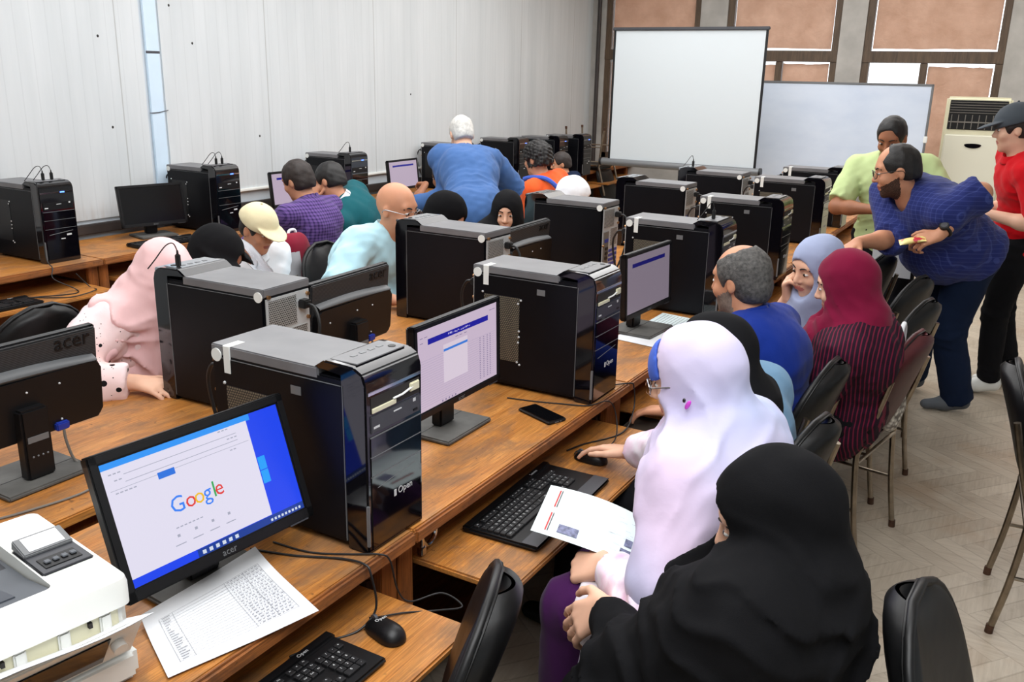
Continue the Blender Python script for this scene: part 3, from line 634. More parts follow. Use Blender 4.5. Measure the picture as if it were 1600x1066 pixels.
def make_keyboard(label, detailed=True, depth=0.165, palm=0.0, logo='Open', width=0.455, group=None):
    K = thing('keyboard', label, 'keyboard', group=group)
    b = MB(); b.box(-depth / 2, depth / 2 + palm, -width / 2, width / 2, 0.0, 0.014, 0.005)
    b.box(-depth / 2, -depth / 2 + 0.03, -width / 2, width / 2, 0.004, 0.021, 0.006)
    if palm: b.mi = 1; b.box(depth / 2 - 0.005, depth / 2 + palm, -width / 2 + 0.004, width / 2 - 0.004, 0.012, 0.0155, 0.002)
    b.build('body', ['black', 'darkgrey'], K)
    l = MB(); l.text(logo, 0.013, AX(Matrix(((0, -1, 0), (1, 0, 0), (0, 0, 1))), (-depth / 2 + 0.017, width * 0.30, 0.0212)), 0.0002); l.build('brand_mark', 'legend', K)
    y0 = -width / 2 + 0.012; x0 = -depth / 2 + 0.038
    if not detailed:
        m = MB()
        for r, x, w, n in KEYS: m.box(x0 + r * U - 0.0075, x0 + r * U + 0.0075, y0 + (x - w / 2) * U + 0.001, y0 + (x + w / 2) * U - 0.001, 0.012, 0.02)
        o = m.build('keys', 'keycap', K); o['kind'] = 'stuff'; return K
    for i, (r, x, w, n) in enumerate(KEYS):
        k = (w, n)
        if k not in key_mesh:
            m = MB(); m.box(-0.0082, 0.0082, -w * U / 2 + 0.0012, w * U / 2 - 0.0012, -0.002, 0.007, 0.0016, 1)
            if n:
                m.mi = 1; m.text(n, 0.0085 if len(n) == 1 else 0.0052, AX(Matrix(((0, -1, 0), (1, 0, 0), (0, 0, 1))), (-0.001, 0, 0.0071)), 0.0001)
            o = m.build('key', ['keycap', 'legend'], K); key_mesh[k] = o.data
        else:
            o = bpy.data.objects.new('key', key_mesh[k]); COL.objects.link(o); o.parent = K
        o.location = (x0 + r * U, y0 + x * U, 0.0145)
    return K
def put(o, x, y, z, rz=0): o.location = (x, y, z); o.rotation_euler = (0, 0, R(rz)); return o
KEYS = KEYS[:100]
put(make_keyboard('black keyboard on the lower tray by the loose mouse, cut by the bottom picture edge'), -1.083, 1.023, 0.621, 0)
put(make_keyboard('wide black keyboard with grey palm rest, under the paper form', palm=0.045, depth=0.18, logo='Lenovo', width=0.485), -1.095, 2.04, 0.621, 2)
kl = make_keyboard('flat black keyboard in front of the switched-off monitor', False); put(kl, -4.58, 3.66, 0.751, -4)
kd = make_keyboard('dust-covered dark keyboard on the wall desk tray at the left picture edge', False); put(kd, -4.37, 2.42, 0.621, 0)
# ------------------------------------------------------------------ mice (nose -X)
def make_mouse(label, logo=True):
    m_ = thing('mouse', label, 'mouse')
    def surf(u, v, k=1.0):
        a = math.pi * u; s = -math.cos(a)                    # s along the length, -1 nose .. 1 tail
        x = 0.056 * s; hw = 0.0295 * (1 - abs(s) ** 3.2) ** 0.45 * (1 + 0.06 * s); hh = 0.036 * (1 - abs(s) ** 3.0) ** 0.6 * (0.82 + 0.18 * s)
        t_ = math.pi * v; return (x, -hw * math.cos(t_) * k, 0.003 + hh * math.sin(t_) ** 0.75 * k)
    b = MB(); b.grid(surf, 28, 18); b.build('shell', 'black', m_)
    for s in (0, 1):
        g = MB(); g.grid(lambda u, v: tuple(c + d for c, d in zip(surf(0.08 + 0.27 * u, 0.06 + 0.40 * v + 0.47 * s + 0.02 * s, 1.02), (0, 0, 0.0002))), 10, 8); g.build('button', 'black', m_)
    w = MB(); w.cyl((-0.036, -0.0035, 0.022), (-0.036, 0.0035, 0.022), 0.0105, seg=20); w.build('scroll_wheel', 'darkgrey', m_)
    if logo: l = MB(); l.text('Open', 0.013, Matrix.Translation((-0.014, 0, 0.0328)) @ Euler((0, R(-3), 0)).to_matrix().to_4x4() @ Matrix(((0, -1, 0), (1, 0, 0), (0, 0, 1))).to_4x4(), 0.0003); l.build('brand_mark', 'legend', m_)
    return m_
put(make_mouse('black mouse with a white logo lying loose on the lower front tray'), -1.065, 1.325, 0.6205, -14)
put(make_mouse('black mouse under the hand of the person in the lavender hijab', False), -1.085, 2.40, 0.6205, 0)
# ------------------------------------------------------------------ phone, papers
ph = thing('phone', 'black phone lying face up on the desk by the mesh-vent tower', 'phone', (-1.247, 2.365, 0.75), R(-22))
MB().box(-0.078, 0.078, -0.037, 0.037, 0, 0.011, 0.004, 3).build('case', 'black', ph)
MB().prism(rrect(0.146, 0.066, 0.008), 0.0108, 0.0116).build('screen', plain('phone_glass', (5, 5, 7), 0.06, spec=0.6), ph)
p = MB(); p.box(0.0772, 0.0788, -0.012, 0.004, 0.003, 0.007, 0.001); p.cyl((0.077, 0.012, 0.005), (0.0788, 0.012, 0.005), 0.002); p.build('port', 'silver', ph)
def sheet(name, label, fn, nu=12, nv=12, marks=(), cat='paper', mats=('paper',), th=0.0006):
    o = MB(); off = Vector((0, 0, th)); o.grid(lambda u, v: Vector(fn(u, v)) + off, nu, nv); o.grid(lambda u, v: Vector(fn(v, u)), nv, nu)
    r = o.build(name, mats[0]); tag(r, label, cat)
    for nm, mt, rects in marks:
        q = MB()
        for (u0, u1, v0, v1) in rects:
            n = max(1, int(max(u1 - u0, v1 - v0) * 16))
            if u1 - u0 > v1 - v0: q.grid(lambda a, b: Vector(fn(u0 + (u1 - u0) * a, v0 + (v1 - v0) * b)) + Vector((0, 0, th + 0.0016)), n, 1)
            else: q.grid(lambda a, b: Vector(fn(u0 + (u1 - u0) * a, v0 + (v1 - v0) * b)) + Vector((0, 0, th + 0.0016)), 1, n)
        q.build(nm, mt, r)
    return r
def bil(c00, c10, c11, c01, curl):
    def fn(u, v):
        p = [(1 - u) * (1 - v) * a + u * (1 - v) * b + u * v * c + (1 - u) * v * d for a, b, c, d in zip(c00, c10, c11, c01)]
        p[2] += curl(u, v); return p
    return fn
rnd = random.Random(11)
lines = [(0.10 + 0.0 * k, 0.92, 0.18 + 0.036 * k, 0.1825 + 0.036 * k) for k in range(20)]
cols = [(a, a + 0.0025, 0.18, 0.87) for a in (0.10, 0.2, 0.62, 0.78, 0.92)]
ticks = []; heads = []
for k in range(19):
    a = 0.64
    while a < 0.9: wv = 0.008 + 0.02 * rnd.random(); ticks.append((a, a + wv, 0.192 + 0.036 * k, 0.2 + 0.036 * k)); a += wv + 0.012
    heads.append((0.12, 0.14 + 0.05 * rnd.random(), 0.192 + 0.036 * k, 0.2 + 0.036 * k))
sheet('printed_sheet', 'white printed table sheet lying on the desk corner beside the printer', bil((-1.37, 0.955, 0.7515), (-1.372, 1.258, 0.7515), (-1.098, 1.160, 0.7515), (-1.186, 0.868, 0.7515), lambda u, v: 0.004 + 0.05 * max(0, 0.5 - v) ** 2 + 0.012 * max(0, u - 0.6)), marks=[('table_lines', 'ink', lines + cols), ('table_figures', 'ink', ticks), ('row_headings', 'ink', heads)])
M['mint'] = plain('pale_mint_paper', (226, 240, 240), 0.8, var=0.03, vscale=14)
M['redink'] = plain('red_ink', (190, 70, 70), 0.8); M['photo'] = plain('photo_print', (108, 112, 140), 0.6, var=0.5, vscale=90)
form = bil((-0.945, 1.752, 0.712), (-1.000, 1.962, 0.735), (-0.70, 2.035, 0.655), (-0.655, 1.83, 0.640), lambda u, v: 0.018 * math.sin(math.pi * v) * (0.4 + 0.6 * u))
ft = [(0.12 + 0.7 * rnd.random(), 0, 0.15 + 0.7 * rnd.random(), 0) for _ in range(60)]
ft = [(a, min(0.93, a + 0.003), c, c + 0.02 + 0.05 * rnd.random()) for a, _, c, _ in ft]
sheet('paper_form', 'pale mint form with a small photo, held over the wide keyboard', form, marks=[
    ('red_rule', 'redink', [(0.08, 0.44, 0.100, 0.113), (0.56, 0.92, 0.100, 0.113)]), ('black_rule', 'inkdark', [(0.08, 0.44, 0.121, 0.129), (0.56, 0.92, 0.121, 0.129)]),
    ('print', 'ink', ft), ('portrait', 'photo', [(0.1, 0.26, 0.2, 0.37)]), ('emblem', 'photo', [(0.1, 0.24, 0.72, 0.82)]), ('stamp', 'photo', [(0.3, 0.44, 0.74, 0.8)])], mats=('mint',))
sheet('paper_sheet', 'white sheet lying under the front of the dim purple monitor base', bil((-1.42, 3.30, 0.7515), (-1.42, 3.52, 0.7515), (-1.19, 3.50, 0.7515), (-1.19, 3.27, 0.7515), lambda u, v: 0.0), 2, 2)
sheet('paper_sheet', 'pale bluish sheet lying between the dim purple monitor and the tower', bil((-1.40, 3.62, 0.7515), (-1.40, 3.82, 0.7515), (-1.17, 3.78, 0.7515), (-1.17, 3.58, 0.7515), lambda u, v: 0.0), 2, 2, marks=[('print', 'ink', [(0.1, 0.9, 0.1 + 0.07 * k, 0.11 + 0.07 * k) for k in range(12)])], mats=('mint',))
# ------------------------------------------------------------------ laser printer (front +X)
P = thing('printer', 'white laser printer with dark grey paper tray at the bottom left corner', 'printer', (-1.447, 0.697, 0.75), R(-9))
b = MB(); b.box(-0.18, 0.165, -0.185, 0.185, 0.012, 0.155, 0.012, 3); b.box(0.12, 0.186, -0.187, 0.187, 0.0, 0.062, 0.012, 3); b.build('body', 'offwhite', P)
b = MB(); on = rrect(0.362, 0.374, 0.018, 5); inn = rrect(0.26, 0.20, 0.012, 5)
rings = []
for pts, z, dx, dy in ((on, 0.15, 0.001, 0), (on, 0.188, 0.001, 0), ([(x * 0.985, y * 0.985) for x, y in on], 0.2, 0.001, 0), (inn, 0.2, -0.012, -0.015), (inn, 0.15, -0.012, -0.015)):
    rings.append([b.bm.verts.new((x + dx, y + dy, z)) for x, y in pts])
for A_, B_ in zip(rings, rings[1:]):
    for k in range(len(A_)): b.bm.faces.new((A_[k], A_[(k + 1) % len(A_)], B_[(k + 1) % len(A_)], B_[k]))
b.build('top_cover', 'white', P)
b = MB(); b.prism([(-0.135, 0.145), (-0.135, 0.17), (0.02, 0.178), (0.112, 0.196), (0.112, 0.145)], -0.082, 0.112, AX(XZ)); b.mi = 1
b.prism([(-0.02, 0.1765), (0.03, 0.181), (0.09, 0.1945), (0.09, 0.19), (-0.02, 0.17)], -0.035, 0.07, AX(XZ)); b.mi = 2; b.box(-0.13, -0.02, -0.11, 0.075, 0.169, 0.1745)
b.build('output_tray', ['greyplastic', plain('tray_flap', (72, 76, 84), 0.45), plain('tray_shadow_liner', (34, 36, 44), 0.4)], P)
b = MB(); b.box(-0.05, 0.075, 0.088, 0.178, 0.198, 0.204, 0.003); b.mi = 1; b.box(0.02, 0.06, 0.1, 0.165, 0.203, 0.2055, 0.001); b.mi = 2
for k in range(4): b.box(0.035, 0.047, 0.106 + 0.015 * k, 0.116 + 0.015 * k, 0.206, 0.209, 0.001)
b.build('control_panel', ['darkgrey', 'black', 'greyplastic'], P)
b = MB(); b.prism([(-0.055, 0.203), (-0.05, 0.222), (0.0, 0.21), (0.0, 0.203)], -0.176, -0.09, AX(XZ), 0.002); b.mi = 1; b.prism([(-0.044, 0.2207), (-0.006, 0.2116), (-0.006, 0.2122), (-0.044, 0.2213)], -0.165, -0.102, AX(XZ)); b.build('display', ['silver', 'paper'], P)
b = MB(); b.box(0.162, 0.17, -0.17, 0.165, 0.06, 0.15, 0.003); b.mi = 1
for k in range(5): b.box(0.168, 0.176, -0.15 + 0.07 * k, -0.13 + 0.07 * k, 0.07, 0.145, 0.003)
b.mi = 2
for y in (0.11, -0.03): b.box(0.169, 0.1775, y, y + 0.006, 0.132, 0.142)
b.build('paper_slot', ['cream', 'offwhite', 'hole'], P)
Mf = Matrix.Translation((0.178, 0, 0.062)) @ Euler((0, R(33), 0)).to_matrix().to_4x4()
b = MB(); b.box(-0.004, 0.004, -0.17, 0.175, 0, 0.108, 0.003, mx=Mf); b.mi = 1; b.box(0.004, 0.007, -0.165, 0.12, 0.012, 0.09, 0.002, mx=Mf); b.mi = 2; b.cyl(Mf @ Vector((0.006, 0.135, 0.06)), Mf @ Vector((0.02, 0.135, 0.062)), 0.012); b.build('front_flap', ['offwhite', 'gloss', 'white'], P)
b = MB(); b.grid(lambda u, v: (0.165 + 0.10 * u, -0.16 + 0.34 * v, 0.115 + 0.055 * u + 0.006 * math.sin(6 * v)), 4, 8); b.grid(lambda u, v: (0.165 + 0.10 * v, -0.16 + 0.34 * u, 0.114 + 0.055 * v + 0.006 * math.sin(6 * u)), 8, 4)
o = b.build('fed_sheet', 'paper', P)
# ------------------------------------------------------------------ steel hasp on the post
h = MB(); h.tube([(-1.19, 1.665 + 0.03 * math.cos(a), 0.675 + 0.032 * math.sin(a)) for a in [2 * math.pi * k / 20 for k in range(20)]], 0.006, 8, closed=True)
h.box(-1.2, -1.182, 1.625, 1.645, 0.695, 0.715, 0.003); h.box(-1.2, -1.182, 1.625, 1.645, 0.625, 0.65, 0.003); h.cyl((-1.19, 1.635, 0.64), (-1.19, 1.635, 0.705), 0.005)
tag(h.build('steel_ring', 'chrome'), 'bright steel ring on the desk post left of the wide keyboard', 'ring')
# ------------------------------------------------------------------ cables
def cable(label, pts, r=0.0028, m='cable', cat='cable'):
    o = MB().tube(pts, r, 8, 10).build('cable', m); tag(o, label, cat); return o
cable('black cable of the loose mouse, looping over the desk edge', [(-1.38, 1.32, 0.753), (-1.28, 1.33, 0.753), (-1.2, 1.37, 0.753), (-1.14, 1.405, 0.754), (-1.122, 1.42, 0.735), (-1.11, 1.43, 0.66), (-1.09, 1.45, 0.626), (-1.05, 1.52, 0.624), (-1.0, 1.53, 0.60), (-1.03, 1.47, 0.612), (-1.075, 1.41, 0.624), (-1.115, 1.36, 0.626), (-1.122, 1.343, 0.632)], 0.0022)
cable('black keyboard cable crossing the desk in front of the big tower', [(-1.40, 1.27, 0.753), (-1.3, 1.30, 0.753), (-1.2, 1.345, 0.754), (-1.14, 1.352, 0.755), (-1.12, 1.35, 0.735), (-1.105, 1.345, 0.66), (-1.12, 1.30, 0.624), (-1.155, 1.23, 0.624), (-1.175, 1.15, 0.63)], 0.0026)
cable('black cable drooping over the desk edge above the occupied mouse', [(-1.42, 2.44, 0.753), (-1.33, 2.46, 0.753), (-1.24, 2.49, 0.753), (-1.16, 2.52, 0.754), (-1.12, 2.60, 0.752), (-1.10, 2.62, 0.70), (-1.08, 2.58, 0.635), (-1.09, 2.50, 0.624), (-1.13, 2.46, 0.624), (-1.148, 2.43, 0.628), (-1.143, 2.40, 0.63)], 0.0022)
cable('black cable hanging behind the wide keyboard\'s mouse, down the post', [(-1.2, 2.72, 0.753), (-1.135, 2.80, 0.755), (-1.12, 2.815, 0.74), (-1.11, 2.80, 0.66), (-1.09, 2.66, 0.626), (-1.16, 2.5, 0.624), (-1.18, 2.42, 0.626)], 0.0026)
cable('black power cable on the desk behind the printer', [(-2.05, 1.0, 0.756), (-1.98, 0.99, 0.756), (-1.9, 1.0, 0.756), (-1.86, 1.0, 0.74), (-1.80, 0.99, 0.753), (-1.72, 0.96, 0.756), (-1.66, 0.9, 0.756), (-1.65, 0.84, 0.80)], 0.004)
cable('thin grey cable trailing behind the ribbed monitor base', [(-2.0, 1.34, 0.754), (-1.96, 1.25, 0.754), (-1.98, 1.12, 0.754), (-2.02, 1.0, 0.754)], 0.003, 'cable_grey')
cable('black cable running from the leftmost wall tower down to its tray', [(-4.57, 2.86, 1.19), (-4.553, 2.85, 1.0), (-4.52, 2.83, 0.80), (-4.46, 2.82, 0.752), (-4.43, 2.80, 0.70), (-4.40, 2.9, 0.63), (-4.34, 2.85, 0.624), (-4.42, 2.7, 0.624), (-4.44, 2.6, 0.63)], 0.003)
cable('looped black cable on the tray under the leftmost wall tower', [(-4.46, 2.95, 0.7), (-4.42, 3.0, 0.62), (-4.30, 2.95, 0.63), (-4.28, 2.8, 0.624), (-4.36, 2.72, 0.624), (-4.43, 2.66, 0.626)], 0.003)
# ------------------------------------------------------------------ chairs (sitter faces +X)
def make_chair(label, vinyl='vinyl', group=None, tubes='tube'):
    C = thing('padded_chair', label, 'chair', group=group)
    def bp(s, v):                                             # centre surface of the backrest
        z = 0.50 + 0.40 * v; hw = 0.205 * (1 - max(0, (v - 0.35) / 0.65) ** 3.2) ** 0.5 * (0.93 + 0.07 * min(1, v * 4)) if v < 0.9999 else 0
        hw = max(hw, 0.045)
        return Vector((-0.225 - 0.10 * v - 0.03 * v * v + 0.035 * s * s, s * hw, z))
    b = MB()
    def sh(sg): return lambda u, v: bp(2 * u - 1, v) + Vector((sg * (0.032 * (max(0, 1 - abs(2 * u - 1) ** 4)) ** 0.5 * (max(0, 1 - abs(2 * v - 1) ** 6)) ** 0.5 + 0.004), 0, 0))
    b.grid(sh(1), 18, 20); b.grid(lambda u, v: sh(-1)(1 - u, v), 18, 20)
    bmesh.ops.remove_doubles(b.bm, verts=b.bm.verts, dist=0.0001)
    edge = [bp(1, k / 14) for k in range(15)] + [bp(-1, k / 14) for k in range(14, -1, -1)]
    b.tube(edge, 0.010, 8, closed=True)
    bo = b.build('backrest', vinyl, C, angle=60)
    w = MB(); w.tube([p + Vector((-0.009, 0, 0.002)) for p in edge], 0.0035, 6, closed=True); w.build('welt', 'vinyl', bo)
    s = MB(); s.box(-0.22, 0.21, -0.205, 0.205, 0.425, 0.48, 0.024, 3); s.build('seat', vinyl, C)
    for s_ in (-1, 1):
        y = s_ * 0.212
        t_ = MB(); t_.tube([(-0.31, y, 0.76), (-0.275, y, 0.62), (-0.235, y, 0.48), (-0.225, y, 0.42), (-0.245, y, 0.2), (-0.275, y, 0.012)], 0.0115, 10, 5); t_.mi = 1; t_.cyl((-0.276, y, 0.0), (-0.274, y, 0.03), 0.0135); t_.build('leg', [tubes, 'rust'], C)
        t_ = MB(); t_.tube([(-0.20, y, 0.425), (0.10, y, 0.425), (0.17, y, 0.41), (0.195, y, 0.34), (0.215, y, 0.012)], 0.0115, 10, 5); t_.mi = 1; t_.cyl((0.215, y, 0.0), (0.2145, y, 0.03), 0.0135); t_.build('leg', [tubes, 'rust'], C)
        MB().tube([(-0.24, y, 0.22), (0.2, y, 0.22)], 0.007, 8).build('stretcher', tubes, C)
    MB().tube([(-0.23, -0.212, 0.415), (-0.23, 0.212, 0.415)], 0.008, 8).build('crossbar', tubes, C)
    return C
ch0 = make_chair('empty black padded chair pushed under the tray beside the loose mouse', group='chairs at the near row')
put(ch0, -1.035, 1.115, 0, 203)
chairs = [  # x, y, turn, label, maroon
    (-0.68, 1.97, 178, 'black chair under the person in the lavender hijab', 0),
    (-0.73, 2.47, 172, 'black padded chair behind the denim jacket, above the grey floor', 0),
    (-0.81, 3.02, 176, 'black chair with a steel post behind the man in royal blue', 0),
    (-0.64, 4.20, 168, 'black padded chair behind the maroon chair, by the navy trousers', 0),
    (-0.72, 4.72, 165, 'black padded chair in front of the navy checked shirt man\'s legs', 0),
    (-0.96, 5.25, 165, 'black padded chair edge-on beside the white sheet held low', 0),
    (0.25, 1.60, -4, 'empty black chair at the bottom right corner, its back to the desks', 0),
    (0.36, 3.36, 4, 'black padded chair at the right picture edge with rust-brown legs', 1),
    (0.62, 2.75, 0, 'chair beyond the right picture edge, only its brown legs in view', 1),
    (-3.55, 1.98, 180, 'black chair at the left picture edge above the ribbed monitor', 0),
    (-2.97, 3.62, 0, 'black chair with the backpack, behind the bald man', 0)]
for x, y, a, l, q in chairs: dup(ch0, (x, y, 0), R(a), l, 'chairs at the right-hand row' if q else ('chairs of the left-hand aisle' if x < -2 else None))
up_ = dup(ch0, (-4.62, 9.75, 1.235), math.pi, 'upside-down chair on the far wall desk, steel legs in the air'); up_.rotation_euler = (math.pi, 0, math.pi); del up_['group']
cm = make_chair('maroon padded chair behind the person in the striped maroon shirt', 'vinyl_maroon'); put(cm, -0.61, 3.60, 0, 170)
# ------------------------------------------------------------------ far end: projection screen, whiteboard, air conditioner
S = thing('projection_screen', 'white projection screen on a stand in the far left of the windows', 'screen', (-3.10, 8.6, 0), 0)
b = MB(); b.box(-0.745, 0.745, -0.002, 0.002, 0.985, 2.235); b.build('fabric', plain('screen_fabric', (206, 214, 218), 0.75), S)
for x in (-0.765, 0.742): MB().box(x, x + 0.023, -0.004, 0.003, 0.985, 2.24).build('black_border', 'black', S)
b = MB(); b.box(-0.775, 0.775, -0.018, 0.018, 2.232, 2.262, 0.006); b.build('top_bar', 'darkgrey', S)
b = MB(); b.cyl((-0.83, 0, 0.955), (0.80, 0, 0.955), 0.036, seg=20); b.mi = 1; b.cyl((-0.85, 0, 0.955), (-0.83, 0, 0.955), 0.04); b.cyl((0.80, 0, 0.955), (0.82, 0, 0.955), 0.04); b.build('roller_case', ['silver', 'black'], S)
b = MB(); b.cyl((0, 0.05, 0.3), (0, 0.05, 2.26), 0.016); b.build('pole', 'black', S)
for k in range(3):
    a = R(90 + 120 * k); MB().tube([(0, 0.05, 0.55), (0.25 * math.cos(a), 0.05 + 0.25 * math.sin(a), 0.25), (0.45 * math.cos(a), 0.05 + 0.45 * math.sin(a), 0.012)], 0.012, 8, 4).build('leg', 'black', S)
Wb = thing('whiteboard', 'large whiteboard right of the projection screen, standing before the windows', 'whiteboard', (-1.74, 9.35, 0), R(2))
t = NT('whiteboard_face'); t.set(col=t.ramp(t.noise(t.obj((1, 1, 2)), 2.2, 5), [(0.3, lin((196, 208, 226))), (0.7, lin((212, 222, 236)))]), rough=0.28); M['wbface'] = t.m
MB().box(-0.85, 0.75, -0.008, 0.008, 0.76, 1.775).build('board', 'wbface', Wb)
b = MB()
for a in ((-0.865, 0.765, 0.745, 0.765), (-0.865, 0.765, 1.77, 1.79)): b.box(a[0], a[1], -0.014, 0.014, a[2], a[3], 0.003)
for x in (-0.858, 0.758): b.box(x - 0.01, x + 0.01, -0.014, 0.014, 0.745, 1.79, 0.003)
b.mi = 1; b.box(0.742, 0.775, -0.02, 0.02, 1.26, 1.32, 0.004); b.build('frame', ['silver', 'white'], Wb)
for x in (-0.7, 0.6):
    b = MB(); b.box(x - 0.02, x + 0.02, 0.01, 0.05, 0, 0.8, 0.004); b.box(x - 0.02, x + 0.02, -0.25, 0.3, 0, 0.03, 0.004); b.build('leg', 'darkgrey', Wb)
A = thing('air_conditioner', 'cream floor-standing air conditioner behind the two standing men', 'air conditioner', (-0.62, 10.05, 0), R(4))
b = MB(); b.box(-0.285, 0.285, -0.14, 0.2, 0, 1.68, 0.02, 3); b.build('body', 'cream', A)
b = MB(); b.box(-0.262, 0.262, -0.155, -0.13, 0.5, 1.33, 0.012, 3); b.build('front_panel', plain('ivory_panel', (226, 224, 206), 0.35), A)
b = MB(); b.box(-0.272, 0.272, -0.160, -0.13, 0.1, 0.48, 0.012, 3); b.build('lower_panel', 'cream', A)
b = MB(); b.box(-0.25, 0.25, -0.148, -0.13, 1.375, 1.65, 0.004); b.mi = 1
for k in range(5): b.box(-0.245, 0.245, -0.157, -0.14, 1.53 + 0.024 * k, 1.536 + 0.024 * k, 0.001)
for k in range(8): b.box(-0.225 + 0.06 * k, -0.217 + 0.06 * k, -0.157, -0.14, 1.38, 1.515, 0.001)
b.box(-0.245, 0.245, -0.158, -0.14, 1.44, 1.452); b.build('louvre_grille', ['black', 'cable_grey'], A)
b = MB(); b.prism([(0.075 * math.cos(a), (0.032 if math.sin(a) < 0 else 0.012) * math.sin(a)) for a in [2 * math.pi * k / 28 for k in range(28)]], 0, 0.006, AX(XZ, (0, -0.155, 1.235))); b.build('control_badge', 'gloss', A)
# ------------------------------------------------------------------ figures: solid modelling on a voxel grid, skinned with surface nets
V3 = lambda *a: np.array(a, dtype=np.float64)
def nrm(v): v = np.asarray(v, float); return v / (np.linalg.norm(v) + 1e-12)
class Field:
    def __init__(s, lo, hi, h):
        s.lo = np.asarray(lo, float); s.h = h; s.n = np.maximum(4, np.ceil((np.asarray(hi, float) - s.lo) / h).astype(int) + 1)
        s.f = np.full(tuple(s.n), 0.25, np.float32)
    def win(s, lo, hi):
        a = np.clip(np.floor((np.asarray(lo) - s.lo) / s.h).astype(int), 0, s.n); b = np.clip(np.ceil((np.asarray(hi) - s.lo) / s.h).astype(int) + 1, 0, s.n)
        if np.any(b - a < 1): return None, None
        sl = tuple(slice(i, j) for i, j in zip(a, b))
        g = [(s.lo[k] + s.h * np.arange(a[k], b[k])).astype(np.float32).reshape([-1 if k == q else 1 for q in range(3)]) for k in range(3)]
        return sl, g
    def mix(s, sl, d, k, op):
        A = s.f[sl]
        if op == 'u':
            if k <= 0: s.f[sl] = np.minimum(A, d); return
            hh = np.clip(0.5 + 0.5 * (A - d) / k, 0, 1); s.f[sl] = A + (d - A) * hh - k * hh * (1 - hh)
        elif op == 's':
            d = -d
            if k <= 0: s.f[sl] = np.maximum(A, d); return
            hh = np.clip(0.5 - 0.5 * (A - d) / k, 0, 1); s.f[sl] = A + (d - A) * hh + k * hh * (1 - hh)
    def cone(s, a, b, ra, rb, k=0.02, op='u', flat=None):
        """tapered capsule; flat=(dir, scale) squashes it along dir"""
        a, b = np.asarray(a, float), np.asarray(b, float); m = max(ra, rb) + k + 3 * s.h
        sl, g = s.win(np.minimum(a, b) - m, np.maximum(a, b) + m)
        if sl is None: return
        d = b - a; L2 = max(d @ d, 1e-9); px, py, pz = g[0] - a[0], g[1] - a[1], g[2] - a[2]
        t_ = np.clip((px * d[0] + py * d[1] + pz * d[2]) / L2, 0, 1)
        qx, qy, qz = px - t_ * d[0], py - t_ * d[1], pz - t_ * d[2]
        r2 = qx * qx + qy * qy + qz * qz
        if flat is not None:
            u, sc = nrm(flat[0]), flat[1]; c = qx * u[0] + qy * u[1] + qz * u[2]; r2 = r2 + c * c * (1 / (sc * sc) - 1)
        s.mix(sl, (np.sqrt(r2) - (ra + (rb - ra) * t_)).astype(np.float32) * (flat[1] ** 0.5 if flat else 1), k, op)
    def ell(s, c, r, F=None, k=0.01, op='u'):
        """ellipsoid with semi-axes r along the rows of F"""
        c = np.asarray(c, float); r = np.asarray(r, float); F = np.eye(3) if F is None else F
        m = max(r) + k + 3 * s.h; sl, g = s.win(c - m, c + m)
        if sl is None: return
        px, py, pz = g[0] - c[0], g[1] - c[1], g[2] - c[2]
        q = [px * F[i][0] + py * F[i][1] + pz * F[i][2] for i in range(3)]
        k0 = np.sqrt(sum((q[i] / r[i]) ** 2 for i in range(3))); k1 = np.sqrt(sum((q[i] / r[i] ** 2) ** 2 for i in range(3))) + 1e-9
        s.mix(sl, (k0 * (k0 - 1) / k1).astype(np.float32), k, op)
    def plane(s, p, n_, k=0.0, lo=None, hi=None):
        """cut away everything on the side n_ points to, inside the box lo..hi"""
        n_ = nrm(n_); sl, g = s.win(s.lo if lo is None else lo, (s.lo + s.h * s.n) if hi is None else hi)
        if sl is None: return
        d = (g[0] - p[0]) * n_[0] + (g[1] - p[1]) * n_[1] + (g[2] - p[2]) * n_[2]
        s.mix(sl, (-d).astype(np.float32), k, 's')
    def disp(s, fn, lo=None, hi=None):
        sl, g = s.win(s.lo if lo is None else lo, (s.lo + s.h * s.n) if hi is None else hi)
        if sl is None: return
        A = s.f[sl]; m = np.abs(A) < 0.06
        X, Y, Z = np.broadcast_arrays(*g); A[m] += fn(X[m], Y[m], Z[m]).astype(np.float32); s.f[sl] = A
    def mesh(s, mats, pick=None, name='m'):
        f = s.f; f[0] = f[-1] = 1; f[:, 0] = f[:, -1] = 1; f[:, :, 0] = f[:, :, -1] = 1
        neg = f < 0; c = np.zeros(tuple(s.n - 1), np.int8)
        for i in (0, 1):
            for j in (0, 1):
                for k in (0, 1): c += neg[i:i + s.n[0] - 1, j:j + s.n[1] - 1, k:k + s.n[2] - 1]
        act = np.argwhere((c > 0) & (c < 8)); idx = np.full(tuple(s.n - 1), -1, np.int64); idx[tuple(act.T)] = np.arange(len(act))
        P = np.zeros((len(act), 3)); cnt = np.zeros(len(act))
        for ax in range(3):
            o = [q for q in range(3) if q != ax]
            for u in (0, 1):
                for v in (0, 1):
                    A = act.copy(); A[:, o[0]] += u; A[:, o[1]] += v; B = A.copy(); B[:, ax] += 1
                    fa = f[tuple(A.T)]; fb = f[tuple(B.T)]; m = (fa < 0) != (fb < 0)
                    t_ = np.where(m, fa / np.where(m, fa - fb, 1), 0)[:, None]
                    P += np.where(m[:, None], A + t_ * (B - A), 0); cnt += m
        P = s.lo + s.h * P / cnt[:, None]
        quads = []
